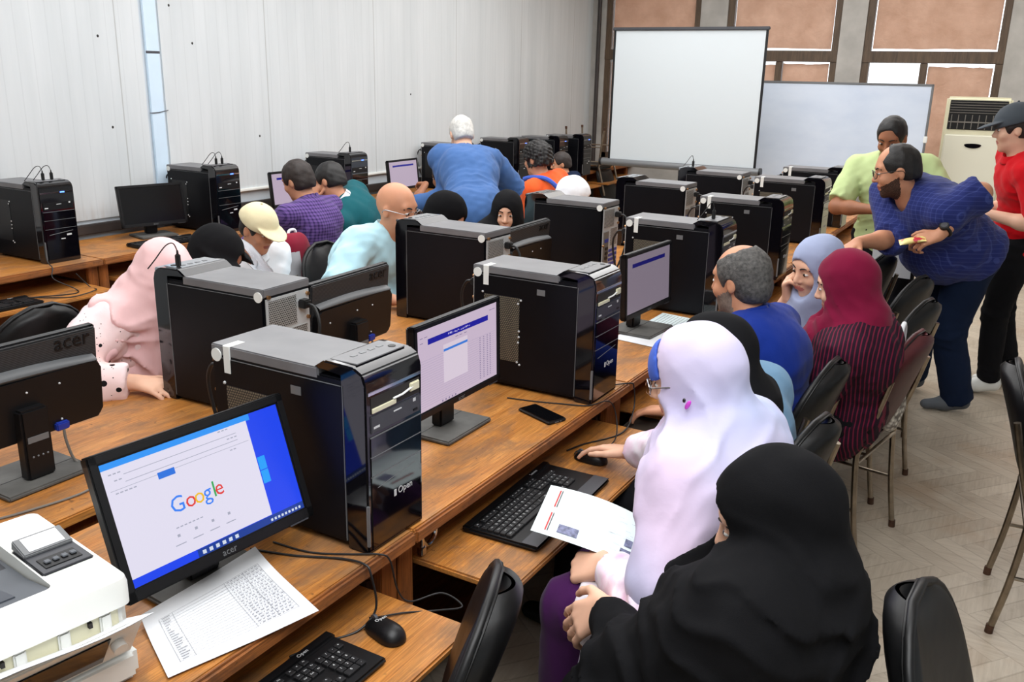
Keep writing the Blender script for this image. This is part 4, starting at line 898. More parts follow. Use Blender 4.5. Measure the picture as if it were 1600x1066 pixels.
        for ax in range(3):
            o1, o2 = (ax + 1) % 3, (ax + 2) % 3
            sh = [slice(0, -1) if q == ax else slice(1, -1) for q in range(3)]; sh2 = [slice(1, None) if q == ax else slice(1, -1) for q in range(3)]
            n0 = neg[tuple(sh)]; n1 = neg[tuple(sh2)]
            for flip in (0, 1):
                e = np.argwhere((n0 & ~n1) if not flip else (~n0 & n1))
                if not len(e): continue
                for q in (o1, o2): e[:, q] += 1
                def at(d1, d2): z = e.copy(); z[:, o1] -= d1; z[:, o2] -= d2; return idx[tuple(z.T)]
                q4 = np.stack([at(1, 1), at(0, 1), at(0, 0), at(1, 0)], 1); quads.append(q4 if not flip else q4[:, ::-1])
        Q = np.concatenate(quads)
        # relax the stair-steps a little
        for _ in range(3):
            S = np.zeros_like(P); N = np.zeros(len(P))
            for a in range(4):
                b = (a + 1) % 4
                np.add.at(S, Q[:, a], P[Q[:, b]]); np.add.at(N, Q[:, a], 1); np.add.at(S, Q[:, b], P[Q[:, a]]); np.add.at(N, Q[:, b], 1)
            P = P * 0.5 + 0.5 * S / np.maximum(N, 1)[:, None]
        me = bpy.data.meshes.new(name); me.vertices.add(len(P)); me.vertices.foreach_set('co', P.ravel().astype(np.float32))
        me.loops.add(4 * len(Q)); me.loops.foreach_set('vertex_index', Q.ravel().astype(np.int32)); me.polygons.add(len(Q))
        me.polygons.foreach_set('loop_start', np.arange(0, 4 * len(Q), 4, dtype=np.int32)); me.polygons.foreach_set('loop_total', np.full(len(Q), 4, np.int32))
        for m in mats: me.materials.append(M[m] if isinstance(m, str) else m)
        if pick is not None:
            C = P[Q].mean(1); me.polygons.foreach_set('material_index', pick(C).astype(np.int32))
        me.update(); me.validate(); me.shade_smooth(); return me
def ridged(a): return 1.3 - 2.6 * (1 - np.abs(np.sin(a * 0.5))) ** 2
def wob(seed, scale, stretch=None):
    """smooth pseudo-noise in -1..1 from a handful of waves"""
    r = np.random.RandomState(seed); D = r.normal(size=(7, 3)); D /= np.linalg.norm(D, axis=1)[:, None]
    if stretch is not None: D *= np.asarray(stretch)[None, :]
    D *= (2 * np.pi / scale) * (0.6 + 0.9 * r.rand(7))[:, None]; ph = r.rand(7) * 6.28
    def fn(x, y, z):
        o = 0
        for d, p in zip(D, ph): o = o + np.sin(d[0] * x + d[1] * y + d[2] * z + p + 0.8 * np.sin(0.5 * (d[1] * x - d[0] * z) + p))
        return o / 3.2
    return fn

def skin(name, rgb, lip=None):
    t = NT(name); c = lin(rgb); v = t.obj()
    t.set(col=t.ramp(t.noise(v, 9, 4), [(0.3, tuple(x * 0.88 for x in c[:3]) + (1,)), (0.7, tuple(min(1, x * 1.08) for x in c[:3]) + (1,))]), rough=0.5, spec=0.35, sss=0.06)
    t.b.inputs['Subsurface Radius'].default_value = (0.8, 0.35, 0.2); t.b.inputs['Subsurface Scale'].default_value = 0.01
    t.bump(t.noise(v, 240, 2), 0.06, 0.001); return t.m
SK = {k: skin('skin_' + k, v) for k, v in dict(fair=(226, 178, 150), tan=(200, 142, 110), brown=(160, 106, 76), dark=(116, 76, 56)).items()}
LIP = {k: skin('lip_' + k, v) for k, v in dict(fair=(196, 118, 108), tan=(160, 92, 80), brown=(124, 74, 62), dark=(92, 56, 48)).items()}
M['eye'] = plain('eye_white', (225, 222, 216), 0.15); M['iris'] = plain('iris_brown', (44, 26, 18), 0.1)
M['brow'] = plain('brow_hair', (34, 26, 22), 0.8); M['hair'] = plain('black_hair', (20, 17, 16), 0.55, var=0.3, vscale=60, bump=0.5, bscale=220)
M['hair_brown'] = plain('dark_brown_hair', (38, 28, 24), 0.6, var=0.3, vscale=60, bump=0.5, bscale=220)
M['hair_white'] = plain('white_hair', (196, 194, 188), 0.7, var=0.15, vscale=70, bump=0.6, bscale=200)
M['hair_grey'] = plain('grey_hair', (78, 76, 74), 0.7, var=0.55, vscale=90, bump=0.6, bscale=200)
M['stubble'] = plain('short_grey_beard', (128, 112, 100), 0.8, var=0.25, vscale=120)
t = NT('short_black_beard'); v = t.obj(); t.set(col=t.ramp(t.noise(v, 320, 2), [(0.35, lin((40, 30, 27))), (0.75, lin((104, 76, 62)))]), rough=0.8, spec=0.2); M['beard'] = t.m
M['frame_dark'] = plain('glasses_frame', (22, 20, 20), 0.3); M['frame_steel'] = plain('glasses_wire', (150, 150, 152), 0.25, 0.9)
t = NT('lens'); t.set(col=(0.95, 0.97, 1, 1), rough=0.02, trans=1.0, ior=1.02, spec=0.6); M['lens'] = t.m

def frame(yaw, pitch=0, roll=0):
    """rows: forward, left, up. yaw 0 looks along +X; pitch > 0 looks down; roll > 0 leans to the figure's left... """
    m = Euler((0, 0, R(yaw))).to_matrix() @ Euler((0, R(pitch), 0)).to_matrix() @ Euler((R(-roll), 0, 0)).to_matrix()
    return np.array(m.transposed())
def ik(a, c, l1, l2, pole):
    a, c = np.asarray(a, float), np.asarray(c, float); d = c - a; L = min(np.linalg.norm(d), (l1 + l2) * 0.995); d = nrm(d)
    x = (l1 * l1 - l2 * l2 + L * L) / (2 * L); y = math.sqrt(max(0, l1 * l1 - x * x)); p = np.asarray(pole, float); p = nrm(p - d * (p @ d))
    return a + d * x + p * y, a + d * L

class Pose: pass
def pose(head, hdir=(0, 0, 0), pelvis=None, yaw=0, sw=0.18, lw=None, rw=None, lpole=None, rpole=None, legs='sit', ankles=None, size=1.0, bulk=1.0, neckdrop=0.125, neckback=0.035, chest=None, syaw=None, knees=None, el=None):
    """head centre and look (yaw, pitch, roll); pelvis centre; wrists; the rest follows"""
    q = Pose(); s = size; q.s = s; q.bulk = bulk; q.H = frame(*hdir); q.head = np.asarray(head, float); q.yaw = yaw
    q.B = frame(yaw); q.pel = np.asarray(pelvis, float)
    q.neck0 = q.head - q.H[2] * 0.075 * s - q.H[0] * 0.025 * s
    up = nrm(q.head - q.pel)
    q.c7 = q.head - q.H[2] * neckdrop * s * 0.75 - up * neckdrop * s * 0.35 - q.B[0] * neckback * s
    q.S = frame(yaw if syaw is None else syaw)
    q.up = nrm(q.c7 - q.pel)
    q.ch = q.pel + (q.c7 - q.pel) * 0.66 - q.B[0] * 0.02 if chest is None else np.asarray(chest, float)
    lat = q.S[1] - q.up * (q.S[1] @ q.up); q.lat = nrm(lat); q.fw = nrm(np.cross(q.lat, q.up))
    q.sh = {1: q.c7 - q.up * 0.055 * s + q.lat * sw * s, -1: q.c7 - q.up * 0.055 * s - q.lat * sw * s}
    q.el, q.wr = {}, {}
    for sd, w, p in ((1, lw, lpole), (-1, rw, rpole)):
        if w is None: w = q.sh[sd] - np.array((0, 0, 1)) * 0.42 * s + q.B[0] * 0.22 * s
        if p is None: p = -q.up - q.B[0] * 0.5 + q.lat * sd * 0.4
        q.el[sd], q.wr[sd] = ik(q.sh[sd], w, 0.285 * s, 0.255 * s, p)
    if el:
        for k_, v_ in el.items(): q.el[k_] = np.asarray(v_, float)
    q.hip = {1: q.pel + q.B[1] * 0.09 * s, -1: q.pel - q.B[1] * 0.09 * s}; q.kn, q.an = {}, {}
    for sd in (1, -1):
        if legs == 'sit':
            q.kn[sd] = q.hip[sd] + q.B[0] * 0.42 * s + q.B[1] * sd * 0.04; q.kn[sd][2] = 0.50 * s
            if knees: q.kn[sd] = np.asarray(knees[0 if sd == 1 else 1], float)
            q.an[sd] = q.kn[sd] + q.B[0] * 0.02; q.an[sd][2] = 0.085
        else:
            a = np.asarray(ankles[0 if sd == 1 else 1], float); q.kn[sd], q.an[sd] = ik(q.hip[sd], a, 0.43 * s, 0.42 * s, q.B[0])
    return q
def hand(F, w, d, n_, side, curl=0.4, s=1.0, spread=1.0, thumb=0.5, point=False):
    """hand from wrist w, fingers along d, back of the hand towards n_; side +1 left / -1 right"""
    d = nrm(d); n_ = nrm(np.asarray(n_, float) - d * (np.asarray(n_, float) @ d)); l = np.cross(n_, d) * side   # l: towards the little finger? thumb on -l
    th = -l
    k0 = w + d * 0.088 * s
    for i, o in enumerate((0.030, 0.010, -0.010, -0.028)):
        F.cone(w + th * o * 0.55 * s + d * 0.012 * s, w + d * (0.088 - 0.006 * abs(i - 1)) * s + th * o * s, 0.0155 * s, 0.0115 * s, 0.012)
    L = (0.040, 0.045, 0.042, 0.033)
    for i, o in enumerate((0.031, 0.010, -0.011, -0.030)):
        p = w + d * (0.090 - 0.006 * abs(i - 1)) * s + th * o * s; a = curl * (1.0 + 0.08 * i); cd = nrm(d + th * (0.10 - 0.065 * i) * spread)
        if point and i == 0: a = 0.05
        if point and i > 0: a = 1.2
        ang = min(0.35 * a, 0.75)
        for j, (ln, r0) in enumerate(((L[i], 0.0095), (L[i] * 0.68, 0.0085), (L[i] * 0.55, 0.0075))):
            ang += min(a * (0.35 if j == 0 else 0.75), (0.5, 1.6, 1.0)[j])
            e = p + (cd * math.cos(ang) - n_ * math.sin(ang)) * ln * s
            F.cone(p, e, r0 * s, (r0 - 0.0008) * s, 0.0035); p = e
    p = w + d * 0.022 * s + th * 0.028 * s - n_ * 0.006 * s; tdir = nrm(th * 0.75 + d * 0.75 - n_ * 0.35 * thumb)
    e = p + tdir * 0.042 * s; F.cone(p, e, 0.0155 * s, 0.0115 * s, 0.010)
    t2 = nrm(d * 0.9 + th * 0.28 - n_ * 0.35 * thumb); e2 = e + t2 * 0.030 * s; F.cone(e, e2, 0.0108 * s, 0.0095 * s, 0.004)
    F.cone(e2, e2 + nrm(t2 - n_ * 0.3 * thumb - th * 0.25) * 0.024 * s, 0.0095 * s, 0.0078 * s, 0.004)
def build_head(F, q, female=False, nose=1.0, jaw=1.0, ears=True, full=0.0):
    c, H, s = q.head, q.H, q.s
    P = lambda x, y, z: c + (H[0] * x + H[1] * y + H[2] * z) * s
    F.ell(P(-0.012, 0, 0.030), (0.098 * s, 0.076 * s, 0.092 * s), H, 0.01)
    F.ell(P(0.022, 0, -0.038), (0.066 * s, (0.057 + 0.008 * full) * s, 0.080 * s), H, 0.03)
    F.ell(P(0.030, 0, -0.078), (0.050 * s, 0.040 * jaw * s, 0.036 * s), H, 0.025)
    F.ell(P(0.068, 0, -0.102), (0.018 * s, 0.020 * jaw * s, 0.017 * s), H, 0.018)
    F.ell(P(0.072, 0, 0.030), (0.016 * s, 0.052 * s, 0.018 * s), H, 0.02)
    for y in (1, -1):
        F.ell(P(0.062, 0.038 * y, -0.030), (0.022 * s, 0.022 * s, 0.022 * s), H, 0.02)
        F.ell(P(0.093, 0.031 * y, 0.006), (0.016 * s, 0.019 * s, 0.012 * s), H, 0.012, 's')
        F.ell(P(0.074, 0.031 * y, 0.004), (0.0135 * s, 0.0155 * s, 0.0125 * s), H, 0.003)
        if ears:
            F.ell(P(-0.008, 0.076 * y, -0.008), (0.018 * s, 0.010 * s, 0.031 * s), H, 0.006); F.ell(P(-0.004, 0.087 * y, -0.006), (0.008 * s, 0.006 * s, 0.014 * s), H, 0.004, 's')
    F.cone(P(0.084, 0, 0.012), P(0.106, 0, -0.026), 0.0085 * s, 0.0115 * s * nose, 0.012)
    for y in (1, -1): F.ell(P(0.094, 0.0115 * y, -0.031), (0.010 * s, 0.008 * s, 0.008 * s), H, 0.005)
    F.ell(P(0.083, 0, -0.056), (0.013 * s, 0.022 * s, 0.0085 * s), H, 0.006); F.ell(P(0.081, 0, -0.070), (0.0125 * s, 0.019 * s, 0.0085 * s), H, 0.005)
    F.ell(P(0.101, 0, -0.0632), (0.012 * s, 0.024 * s, 0.0018 * s), H, 0.002, 's')
    F.cone(q.neck0 + H[0] * 0.01 * s, q.c7 + q.fw * 0.01, 0.052 * s * (0.86 if female else 1.04), 0.060 * s * (0.88 if female else 1.06), 0.03)
def torso(F, q, g, k=0.05, belly=0.0):
    """trunk grown by g over the body"""
    s, b = q.s, q.bulk
    F.cone(q.pel + q.B[1] * 0.05 * s, q.pel - q.B[1] * 0.05 * s, 0.118 * s * b + g, 0.118 * s * b + g, k, flat=(q.B[0], 0.92))
    w = q.pel + (q.ch - q.pel) * 0.45
    F.cone(q.pel, w, 0.135 * s * b + g, 0.120 * s * b + g, k, flat=(q.fw, 0.80))
    F.cone(w, q.ch, 0.125 * s * b + g, 0.145 * s * b + g, k, flat=(q.fw, 0.78))
    u = q.c7 - q.up * 0.11 * s
    F.cone(u + q.lat * 0.075 * s, u - q.lat * 0.075 * s, 0.098 * s * b + g, 0.098 * s * b + g, k)
    F.cone(q.ch + q.lat * 0.05 * s, q.ch - q.lat * 0.05 * s, 0.10 * s * b + g, 0.10 * s * b + g, k)
    if belly: F.ell(w + q.fw * 0.055 * s, (0.13 * s * b + g + belly,) * 3, None, k)
    for sd in (1, -1):
        F.cone(q.c7 - q.up * 0.02 * s + q.lat * sd * 0.03 * s, q.sh[sd] - q.lat * sd * 0.01, 0.048 * s + g, 0.056 * s * (0.5 + 0.5 * b) + g, k)
def arm(F, q, sd, g, upto=1.0, k=0.025):
    s = q.s; b = 0.55 + 0.45 * q.bulk; a, e, w = q.sh[sd], q.el[sd], q.wr[sd]
    if upto <= 0.5:
        F.cone(a, a + (e - a) * (upto / 0.5), 0.056 * s * b + g, 0.050 * s * b + g, k); return
    F.cone(a, e, 0.054 * s * b + g, 0.042 * s * b + g, k); t_ = (upto - 0.5) / 0.5; x = e + (w - e) * t_
    F.cone(e, e + (w - e) * min(0.35, t_), 0.041 * s * b + g, 0.040 * s * b + g, k)
    if t_ > 0.35: F.cone(e + (w - e) * 0.35, x, 0.040 * s * b + g, (0.027 + (1 - t_) * 0.012) * s + g, k)
def legs_(F, q, g, k=0.03, cuff=0.0):
    s = q.s; b = 0.5 + 0.5 * q.bulk
    for sd in (1, -1):
        F.cone(q.hip[sd], q.kn[sd], 0.092 * s * b + g, 0.062 * s * b + g, k); F.cone(q.kn[sd], q.an[sd], 0.060 * s * b + g, 0.040 * s + g + cuff, k)
def bounds(q, pad, pts=None):
    P = np.array(pts if pts is not None else [q.head, q.pel, q.c7] + list(q.sh.values()) + list(q.el.values()) + list(q.wr.values()) + list(q.kn.values()) + list(q.an.values()) + list(q.hip.values()))
    return P.min(0) - pad, P.max(0) + pad
def child(name, me, root):
    o = bpy.data.objects.new(name, me); COL.objects.link(o)
    if root is not None: o.parent = root; o.matrix_parent_inverse = Matrix.Translation(-root.location)
    return o
def gather(o, root):
    o.parent = root; o.matrix_parent_inverse = Matrix.Translation(-root.location); return o
def body(q, label, tone, h, hands=None, female=False, nose=1.0, jaw=1.0, ears=True, full=0.0, lip=True, foot=False, brow='brow', beard=None, browz=0.030):
    root = thing('person', label, 'person', tuple(np.array((q.pel[0], q.pel[1], 0.0))))
    lo, hi = bounds(q, 0.22); lo[2] = 0; F = Field(lo, hi, h)
    torso(F, q, -0.012); legs_(F, q, -0.012)
    for sd in (1, -1): arm(F, q, sd, 0.0)
    build_head(F, q, female, nose, jaw, ears, full)
    for sd in (1, -1):
        hd = (hands or {}).get(sd)
        if hd is None: hd = dict(d=q.wr[sd] - q.el[sd], n=q.up + q.fw * 0.2, curl=0.5)
        hand(F, q.wr[sd], hd['d'], hd['n'], sd, hd.get('curl', 0.4), q.s * hd.get('s', 1.0), hd.get('spread', 1.0), hd.get('thumb', 0.5), hd.get('point', False))
        if foot: F.cone(q.an[sd] + q.B[0] * 0.0, q.an[sd] + q.B[0] * 0.13 * q.s - V3(0, 0, 0.045), 0.035, 0.03, 0.02)
    Hm, hc = q.H, q.head
    def pick(C):
        L = (C - hc) @ Hm.T / q.s
        m = ((L[:, 0] > 0.078) & ((L[:, 1] / 0.023) ** 2 + ((L[:, 2] + 0.0635) / 0.0115) ** 2 < 1)).astype(int)
        if beard:
            bd = (L[:, 0] > 0.0) & (L[:, 2] < -0.022 - 0.45 * np.maximum(0, L[:, 0])) & (L[:, 2] > -0.135) & ((np.abs(L[:, 1]) > 0.022) | (L[:, 2] < -0.080) | ((L[:, 2] > -0.049) & (L[:, 2] < -0.038) & (L[:, 0] < 0.1))) & (np.abs(L[:, 1]) < 0.09) & (L[:, 0] + 0.5 * L[:, 2] > -0.055)
            m[bd & (m == 0)] = 2
        return m
    o = child('body', F.mesh([SK[tone], LIP[tone]] + ([beard] if beard else []), pick, 'body'), root)
    W = lambda x, y, z: hc + (Hm[0] * x + Hm[1] * y + Hm[2] * z) * q.s
    mx3 = Matrix(Hm.tolist()).transposed()
    for y in (1, -1):                                        # eyes and brows
        e = MB(); e.ball(W(0.0765, 0.031 * y, 0.004), (0.0118 * q.s, 0.0140 * q.s, 0.0075 * q.s), 2, mx3); e.mi = 1; e.ball(W(0.0845, 0.030 * y, 0.0035), (0.0052 * q.s, 0.0074 * q.s, 0.0070 * q.s), 2, mx3)
        gather(e.build('eye', ['eye', 'iris']), root)
        if brow:
            b = MB(); b.tube([W(0.0895, 0.013 * y, browz - 0.005), W(0.088, 0.026 * y, browz), W(0.081, 0.039 * y, browz), W(0.070, 0.051 * y, browz - 0.008)], 0.0036 * q.s, 6, 3); gather(b.build('eyebrow', brow), root)
    return root
def garment(q, root, name, mats, build, h=0.008, pad=0.25, wr=0.004, wscale=0.13, seed=1, folds=(), pick=None, lo=None, hi=None):
    l, u = bounds(q, pad); l[2] = max(l[2], 0.0)
    if lo is not None: l = np.maximum(l, lo)
    if hi is not None: u = np.minimum(u, hi)
    F = Field(l, u, h); build(F)
    w1 = wob(seed, wscale, (1, 1, 0.4)); w2 = wob(seed + 50, wscale * 0.45)
    if wr: F.disp(lambda x, y, z: wr * (w1(x, y, z) + 0.45 * w2(x, y, z)))
    for c, rad, d, wl, amp in folds:                         # creases: centre, reach, direction across them, spacing, depth
        d = nrm(d); c = np.asarray(c); wn_ = wob(seed + 9, 0.16)
        F.disp(lambda x, y, z: amp * np.exp(-((x - c[0]) ** 2 + (y - c[1]) ** 2 + (z - c[2]) ** 2) / rad ** 2) * ridged(2 * np.pi * ((x - c[0]) * d[0] + (y - c[1]) * d[1] + (z - c[2]) * d[2]) / wl + 1.6 * wn_(x, y, z)), c - 2 * rad, c + 2 * rad)
    return child(name, F.mesh(mats if isinstance(mats, (list, tuple)) else [mats], pick, name), root)
def shirt(q, root, mat_, sleeve=1.0, g=0.014, h=0.008, seed=1, name='shirt', belly=0.0, hem=None, neckr=0.062, wr=0.004, collar=None, folds=True, tuck=0.10, **kw):
    def b(F):
        torso(F, q, g, belly=belly)
        for sd in (1, -1): arm(F, q, sd, g + 0.002, sleeve if not isinstance(sleeve, dict) else sleeve[sd])
        for sd in (1, -1):
            sl = sleeve if not isinstance(sleeve, dict) else sleeve[sd]
            a, e, w = q.sh[sd], q.el[sd], q.wr[sd]
            if sl <= 0.5: p, d = a + (e - a) * (sl / 0.5), e - a
            else: p, d = e + (w - e) * ((sl - 0.5) / 0.5), w - e
            F.plane(p, d, 0.0, p - 0.11, p + 0.11)
        nb = q.c7 + q.up * 0.02; F.cone(nb + q.fw * 0.03, nb + q.up * 0.12 + q.fw * 0.06, neckr * q.s, neckr * 1.1 * q.s, 0.01, 's')
        hp = q.pel - q.up * tuck if hem is None else np.asarray(hem)
        F.plane(hp, -q.up if hem is None else -nrm(q.up), 0.0, hp - 0.42, hp + 0.42)
    fl = []
    if folds:
        for sd in (1, -1):
            fl += [(q.el[sd], 0.09, q.wr[sd] - q.sh[sd], 0.045, 0.007), (q.sh[sd] - q.up * 0.10 - q.lat * sd * 0.03, 0.10, q.up + q.lat * sd * 0.8, 0.05, 0.006)]
        fl += [(q.pel + (q.ch - q.pel) * 0.35, 0.17, q.up, 0.06, 0.007)]
    o = garment(q, root, name, mat_, b, h, seed=seed, wr=wr, folds=fl, **kw)
    if collar:
        c = MB(); n = 26; r0 = neckr * q.s * (0.86 + 0.14 * q.bulk)
        def ring(u, v):
            a = -math.pi + 2 * math.pi * u; a2 = a * 0.985
            base = q.c7 + q.up * (0.017 + 0.02 * (q.bulk - 1)) + q.fw * 0.018; rr = r0 * (1.0 + 0.05 * (1 - v)) + 0.006
            dp = -0.05 * (0.5 + 0.5 * math.cos(a)) ** 1.5
            if v < 0.5: hgt = dp + 0.036 * (v / 0.5); ro = rr
            else: hgt = dp + 0.036 - 0.040 * ((v - 0.5) / 0.5); ro = rr + 0.008 + 0.016 * ((v - 0.5) / 0.5)
            return Vector(base + (q.fw * math.cos(a2) * 1.0 + q.lat * math.sin(a2)) * ro + q.up * hgt * q.s)
        c.grid(ring, 40, 8); co = c.build('collar', collar); gather(co, root)
        sd_ = co.modifiers.new('thick', 'SOLIDIFY'); sd_.thickness = 0.003
    return o
def trousers(q, root, mat_, g=0.012, h=0.009, seed=4, cuff=0.012, name='trousers', top=0.08):
    def b(F):
        F.cone(q.pel + q.B[1] * 0.05 * q.s, q.pel - q.B[1] * 0.05 * q.s, 0.118 * q.s * q.bulk + g, 0.118 * q.s * q.bulk + g, 0.05, flat=(q.B[0], 0.92))
        F.cone(q.pel, q.pel + q.up * top, 0.13 * q.s * q.bulk + g, 0.128 * q.s * q.bulk + g, 0.04, flat=(q.fw, 0.84)); legs_(F, q, g, cuff=cuff)
        for sd in (1, -1): p = q.an[sd] - V3(0, 0, 0.02); F.plane(p, p - q.kn[sd], 0.0, p - 0.15, p + 0.15)
        p = q.pel + q.up * top; F.plane(p, q.up, 0, p - 0.3, p + 0.3)
    fl = []
    for sd in (1, -1): fl += [(q.kn[sd], 0.10, q.an[sd] - q.hip[sd] if np.dot(q.kn[sd] - q.hip[sd], q.an[sd] - q.kn[sd]) > 0.05 else q.kn[sd] - q.hip[sd], 0.06, 0.006), (q.an[sd] + V3(0, 0, 0.06), 0.08, (0, 0, 1), 0.05, 0.006), (q.hip[sd], 0.12, q.kn[sd] - q.hip[sd], 0.07, 0.006)]
    return garment(q, root, name, mat_, b, h, seed=seed, wr=0.003, folds=fl)
def shoes(q, root, mat_, sole='white', yaw=None):
    Bx = q.B if yaw is None else frame(yaw)
    for sd in (1, -1):
        a = q.an[sd].copy(); F = Field(a - 0.24, a + 0.24, 0.007); z0 = 0.02; bs = V3(a[0], a[1], z0)
        F.cone(bs - Bx[0] * 0.035 + V3(0, 0, 0.038), bs + Bx[0] * 0.06 + V3(0, 0, 0.03), 0.042, 0.042, 0.02); F.cone(bs + Bx[0] * 0.06 + V3(0, 0, 0.022), bs + Bx[0] * 0.155 + V3(0, 0, 0.012), 0.044, 0.036, 0.03, flat=((0, 0, 1), 0.8)); F.cone(bs + V3(0, 0, 0.05), bs + V3(0, 0, 0.085), 0.042, 0.045, 0.03)
        F.plane((0, 0, 0.004), (0, 0, -1)); F.plane((0, 0, a[2] + 0.012), (0, 0, 1))
        child('shoe', F.mesh([mat_, sole], lambda C: (C[:, 2] < 0.026).astype(int), 'shoe'), root)
def hair_cap(q, root, mat_, thick=0.010, front=0.05, low=-0.06, bald=None, curl=0.0, h=0.006, back=-0.075, seed=3, side=0.02, name='hair', extra=None):
    c, Hm, s = q.head, q.H, q.s; P = lambda x, y, z: c + (Hm[0] * x + Hm[1] * y + Hm[2] * z) * s
    F = Field(c - 0.2 * s, c + 0.2 * s, h)
    F.ell(P(-0.012, 0, 0.030), ((0.098 + thick) * s, (0.076 + thick) * s, (0.092 + thick) * s), Hm, 0.01); F.ell(P(-0.05, 0, -0.03), ((0.055 + thick) * s, (0.060 + thick) * s, 0.06 * s), Hm, 0.03)
    if extra: extra(F, P, Hm)
    F.ell(P(0.115, 0, -0.04), (0.080 * s, 0.080 * s, (0.115 + front) * s), Hm, 0.022, 's')        # face
    F.plane(P(0, 0, low), -Hm[2]); F.plane(P(0.045 + side, 0, 0.0), nrm(Hm[0] * 1.0 - Hm[2] * 0.5), 0.01)
    for y in (1, -1): F.ell(P(0.004, 0.088 * y, -0.025), (0.030 * s, 0.03 * s, 0.036 * s), Hm, 0.006, 's')
    if bald: F.ell(P(*bald[0]), tuple(v * s for v in bald[1]), Hm, 0.012, 's')
    if curl: w_ = wob(seed, 0.035); F.disp(lambda x, y, z: curl * w_(x, y, z))
    else: w_ = wob(seed, 0.05); F.disp(lambda x, y, z: 0.0018 * w_(x, y, z))
    return child(name, F.mesh([mat_], None, 'hair'), root)
def hijab(q, root, mat_, build=None, h=0.007, thick=0.016, face=(0.092, 0.070, 0.090), fz=-0.020, seed=5, name='headscarf', wr=0.003, folds=(), drape=0.13, pad=0.3, lo=None, hi=None, pick=None, fx=0.118, under=None, necktight=0.05):
    c, Hm, s = q.head, q.H, q.s; P = lambda x, y, z: c + (Hm[0] * x + Hm[1] * y + Hm[2] * z) * s
    def b(F):
        F.ell(P(-0.014, 0, 0.028), ((0.100 + thick) * s, (0.078 + thick) * s, (0.094 + thick) * s), Hm, 0.02)
        F.ell(P(0.012, 0, -0.045), ((0.074 + thick) * s, (0.062 + thick) * s, (0.085 + thick * 0.6) * s), Hm, 0.04)
        F.cone(q.neck0 + Hm[0] * 0.01, q.c7 + q.fw * 0.02, 0.075 * s + thick, 0.10 * s + thick, 0.06)
        if drape:
            F.cone(q.c7 - q.up * 0.01, q.c7 - q.up * drape + q.fw * 0.05, 0.10 * s + thick, 0.135 * s + thick, 0.05)
            for sd in (1, -1): F.cone(q.c7, q.sh[sd] - q.lat * sd * 0.04, 0.075 * s + thick, 0.07 * s + thick, 0.05)
            p = q.c7 - q.up * (drape + 0.02); F.plane(p, -q.up + q.fw * 0.1, 0.01)
        if build: build(F, P, Hm)
        if face: F.ell(P(fx, 0, fz), tuple(np.array(face) * s), Hm, 0.004, 's')
    return garment(q, root, name, mat_, b, h, pad=pad, seed=seed, wr=wr, folds=folds, lo=lo, hi=hi, pick=pick, wscale=0.16)
def radial(F, axis_p, n, amp, z0, z1, seed, lo=None, hi=None, power=1.0):
    """folds of a hanging cloth: ripples around a vertical axis that grow from z0 down to z1"""
    w_ = wob(seed, 0.35)
    F.disp(lambda x, y, z: amp * np.clip((z0 - z) / (z0 - z1), 0, 1) ** power * ridged(n * np.arctan2(y - axis_p[1], x - axis_p[0]) + 2.2 * w_(x, y, z)), lo, hi)
def spectacles(q, root, mat_='frame_dark', r=0.020):
    c, Hm, s = q.head, q.H, q.s; P = lambda x, y, z: Vector(c + (Hm[0] * x + Hm[1] * y + Hm[2] * z) * s)
    g = MB()
    for y in (1, -1):
        rim = [P(0.1045 - 0.01 * abs(math.cos(a)) * (1 if math.cos(a) * 1 > 0 else 0), 0.033 * y + r * 1.25 * math.cos(a) * y, 0.001 + r * 0.9 * math.sin(a)) for a in [2 * math.pi * k / 22 for k in range(22)]]
        g.tube(rim, 0.0018, 6, closed=True)
        g.tube([P(0.095, 0.058 * y, 0.006), P(0.082, 0.074 * y, 0.008), P(0.03, 0.083 * y, 0.008), P(-0.012, 0.083 * y, 0.004), P(-0.025, 0.081 * y, -0.012)], 0.0018, 6, 4)
    g.tube([P(0.104, 0.010, 0.006), P(0.108, 0, 0.009), P(0.104, -0.010, 0.006)], 0.0018, 6)
    o = gather(g.build('glasses', mat_), root)
    for y in (1, -1):
        l = MB(); l.prism([(r * 1.2 * math.cos(a), r * 0.85 * math.sin(a)) for a in [2 * math.pi * k / 20 for k in range(20)]], 0, 0.001, Matrix.Translation(P(0.1035, 0.033 * y, 0.001)) @ (Matrix(Hm.tolist()).transposed() @ YZ).to_4x4()); lo_ = l.build('lens', 'lens'); lo_.parent = o
    return o
# ------------------------------------------------------------------ cloth materials
def checked(name, base, line, pitch, yaw=0, lw=0.16, line2=None):
    t = NT(name); v = t.obj((1, 1, 1), (0, 0, R(-yaw))); sp = t.n.new('ShaderNodeSeparateXYZ'); t.link(v, sp.inputs[0])
    a = t.math('LESS_THAN', t.math('FRACT', t.math('DIVIDE', sp.outputs['Y'], pitch)), lw); b = t.math('LESS_THAN', t.math('FRACT', t.math('DIVIDE', sp.outputs['Z'], pitch)), lw)
    m = t.math('MULTIPLY', t.math('ADD', a, b), 0.5)
    c = t.mix(m, lin(base), lin(line)); t.set(col=c, rough=0.85, sheen=0.1, spec=0.2); t.bump(t.noise(t.obj(), 40, 3), 0.2, 0.005); return t.m
def striped(name, base, line, pitch, ax='X', lw=0.3):
    t = NT(name); v = t.obj(); sp = t.n.new('ShaderNodeSeparateXYZ'); t.link(v, sp.inputs[0])
    w = t.math('ADD', sp.outputs[ax], t.math('MULTIPLY', t.noise(v, 4, 2), 0.03))
    m = t.math('LESS_THAN', t.math('FRACT', t.math('DIVIDE', w, pitch)), lw); t.set(col=t.mix(m, lin(base), lin(line)), rough=0.8, spec=0.2); t.bump(t.noise(v, 30, 3), 0.2, 0.005); return t.m
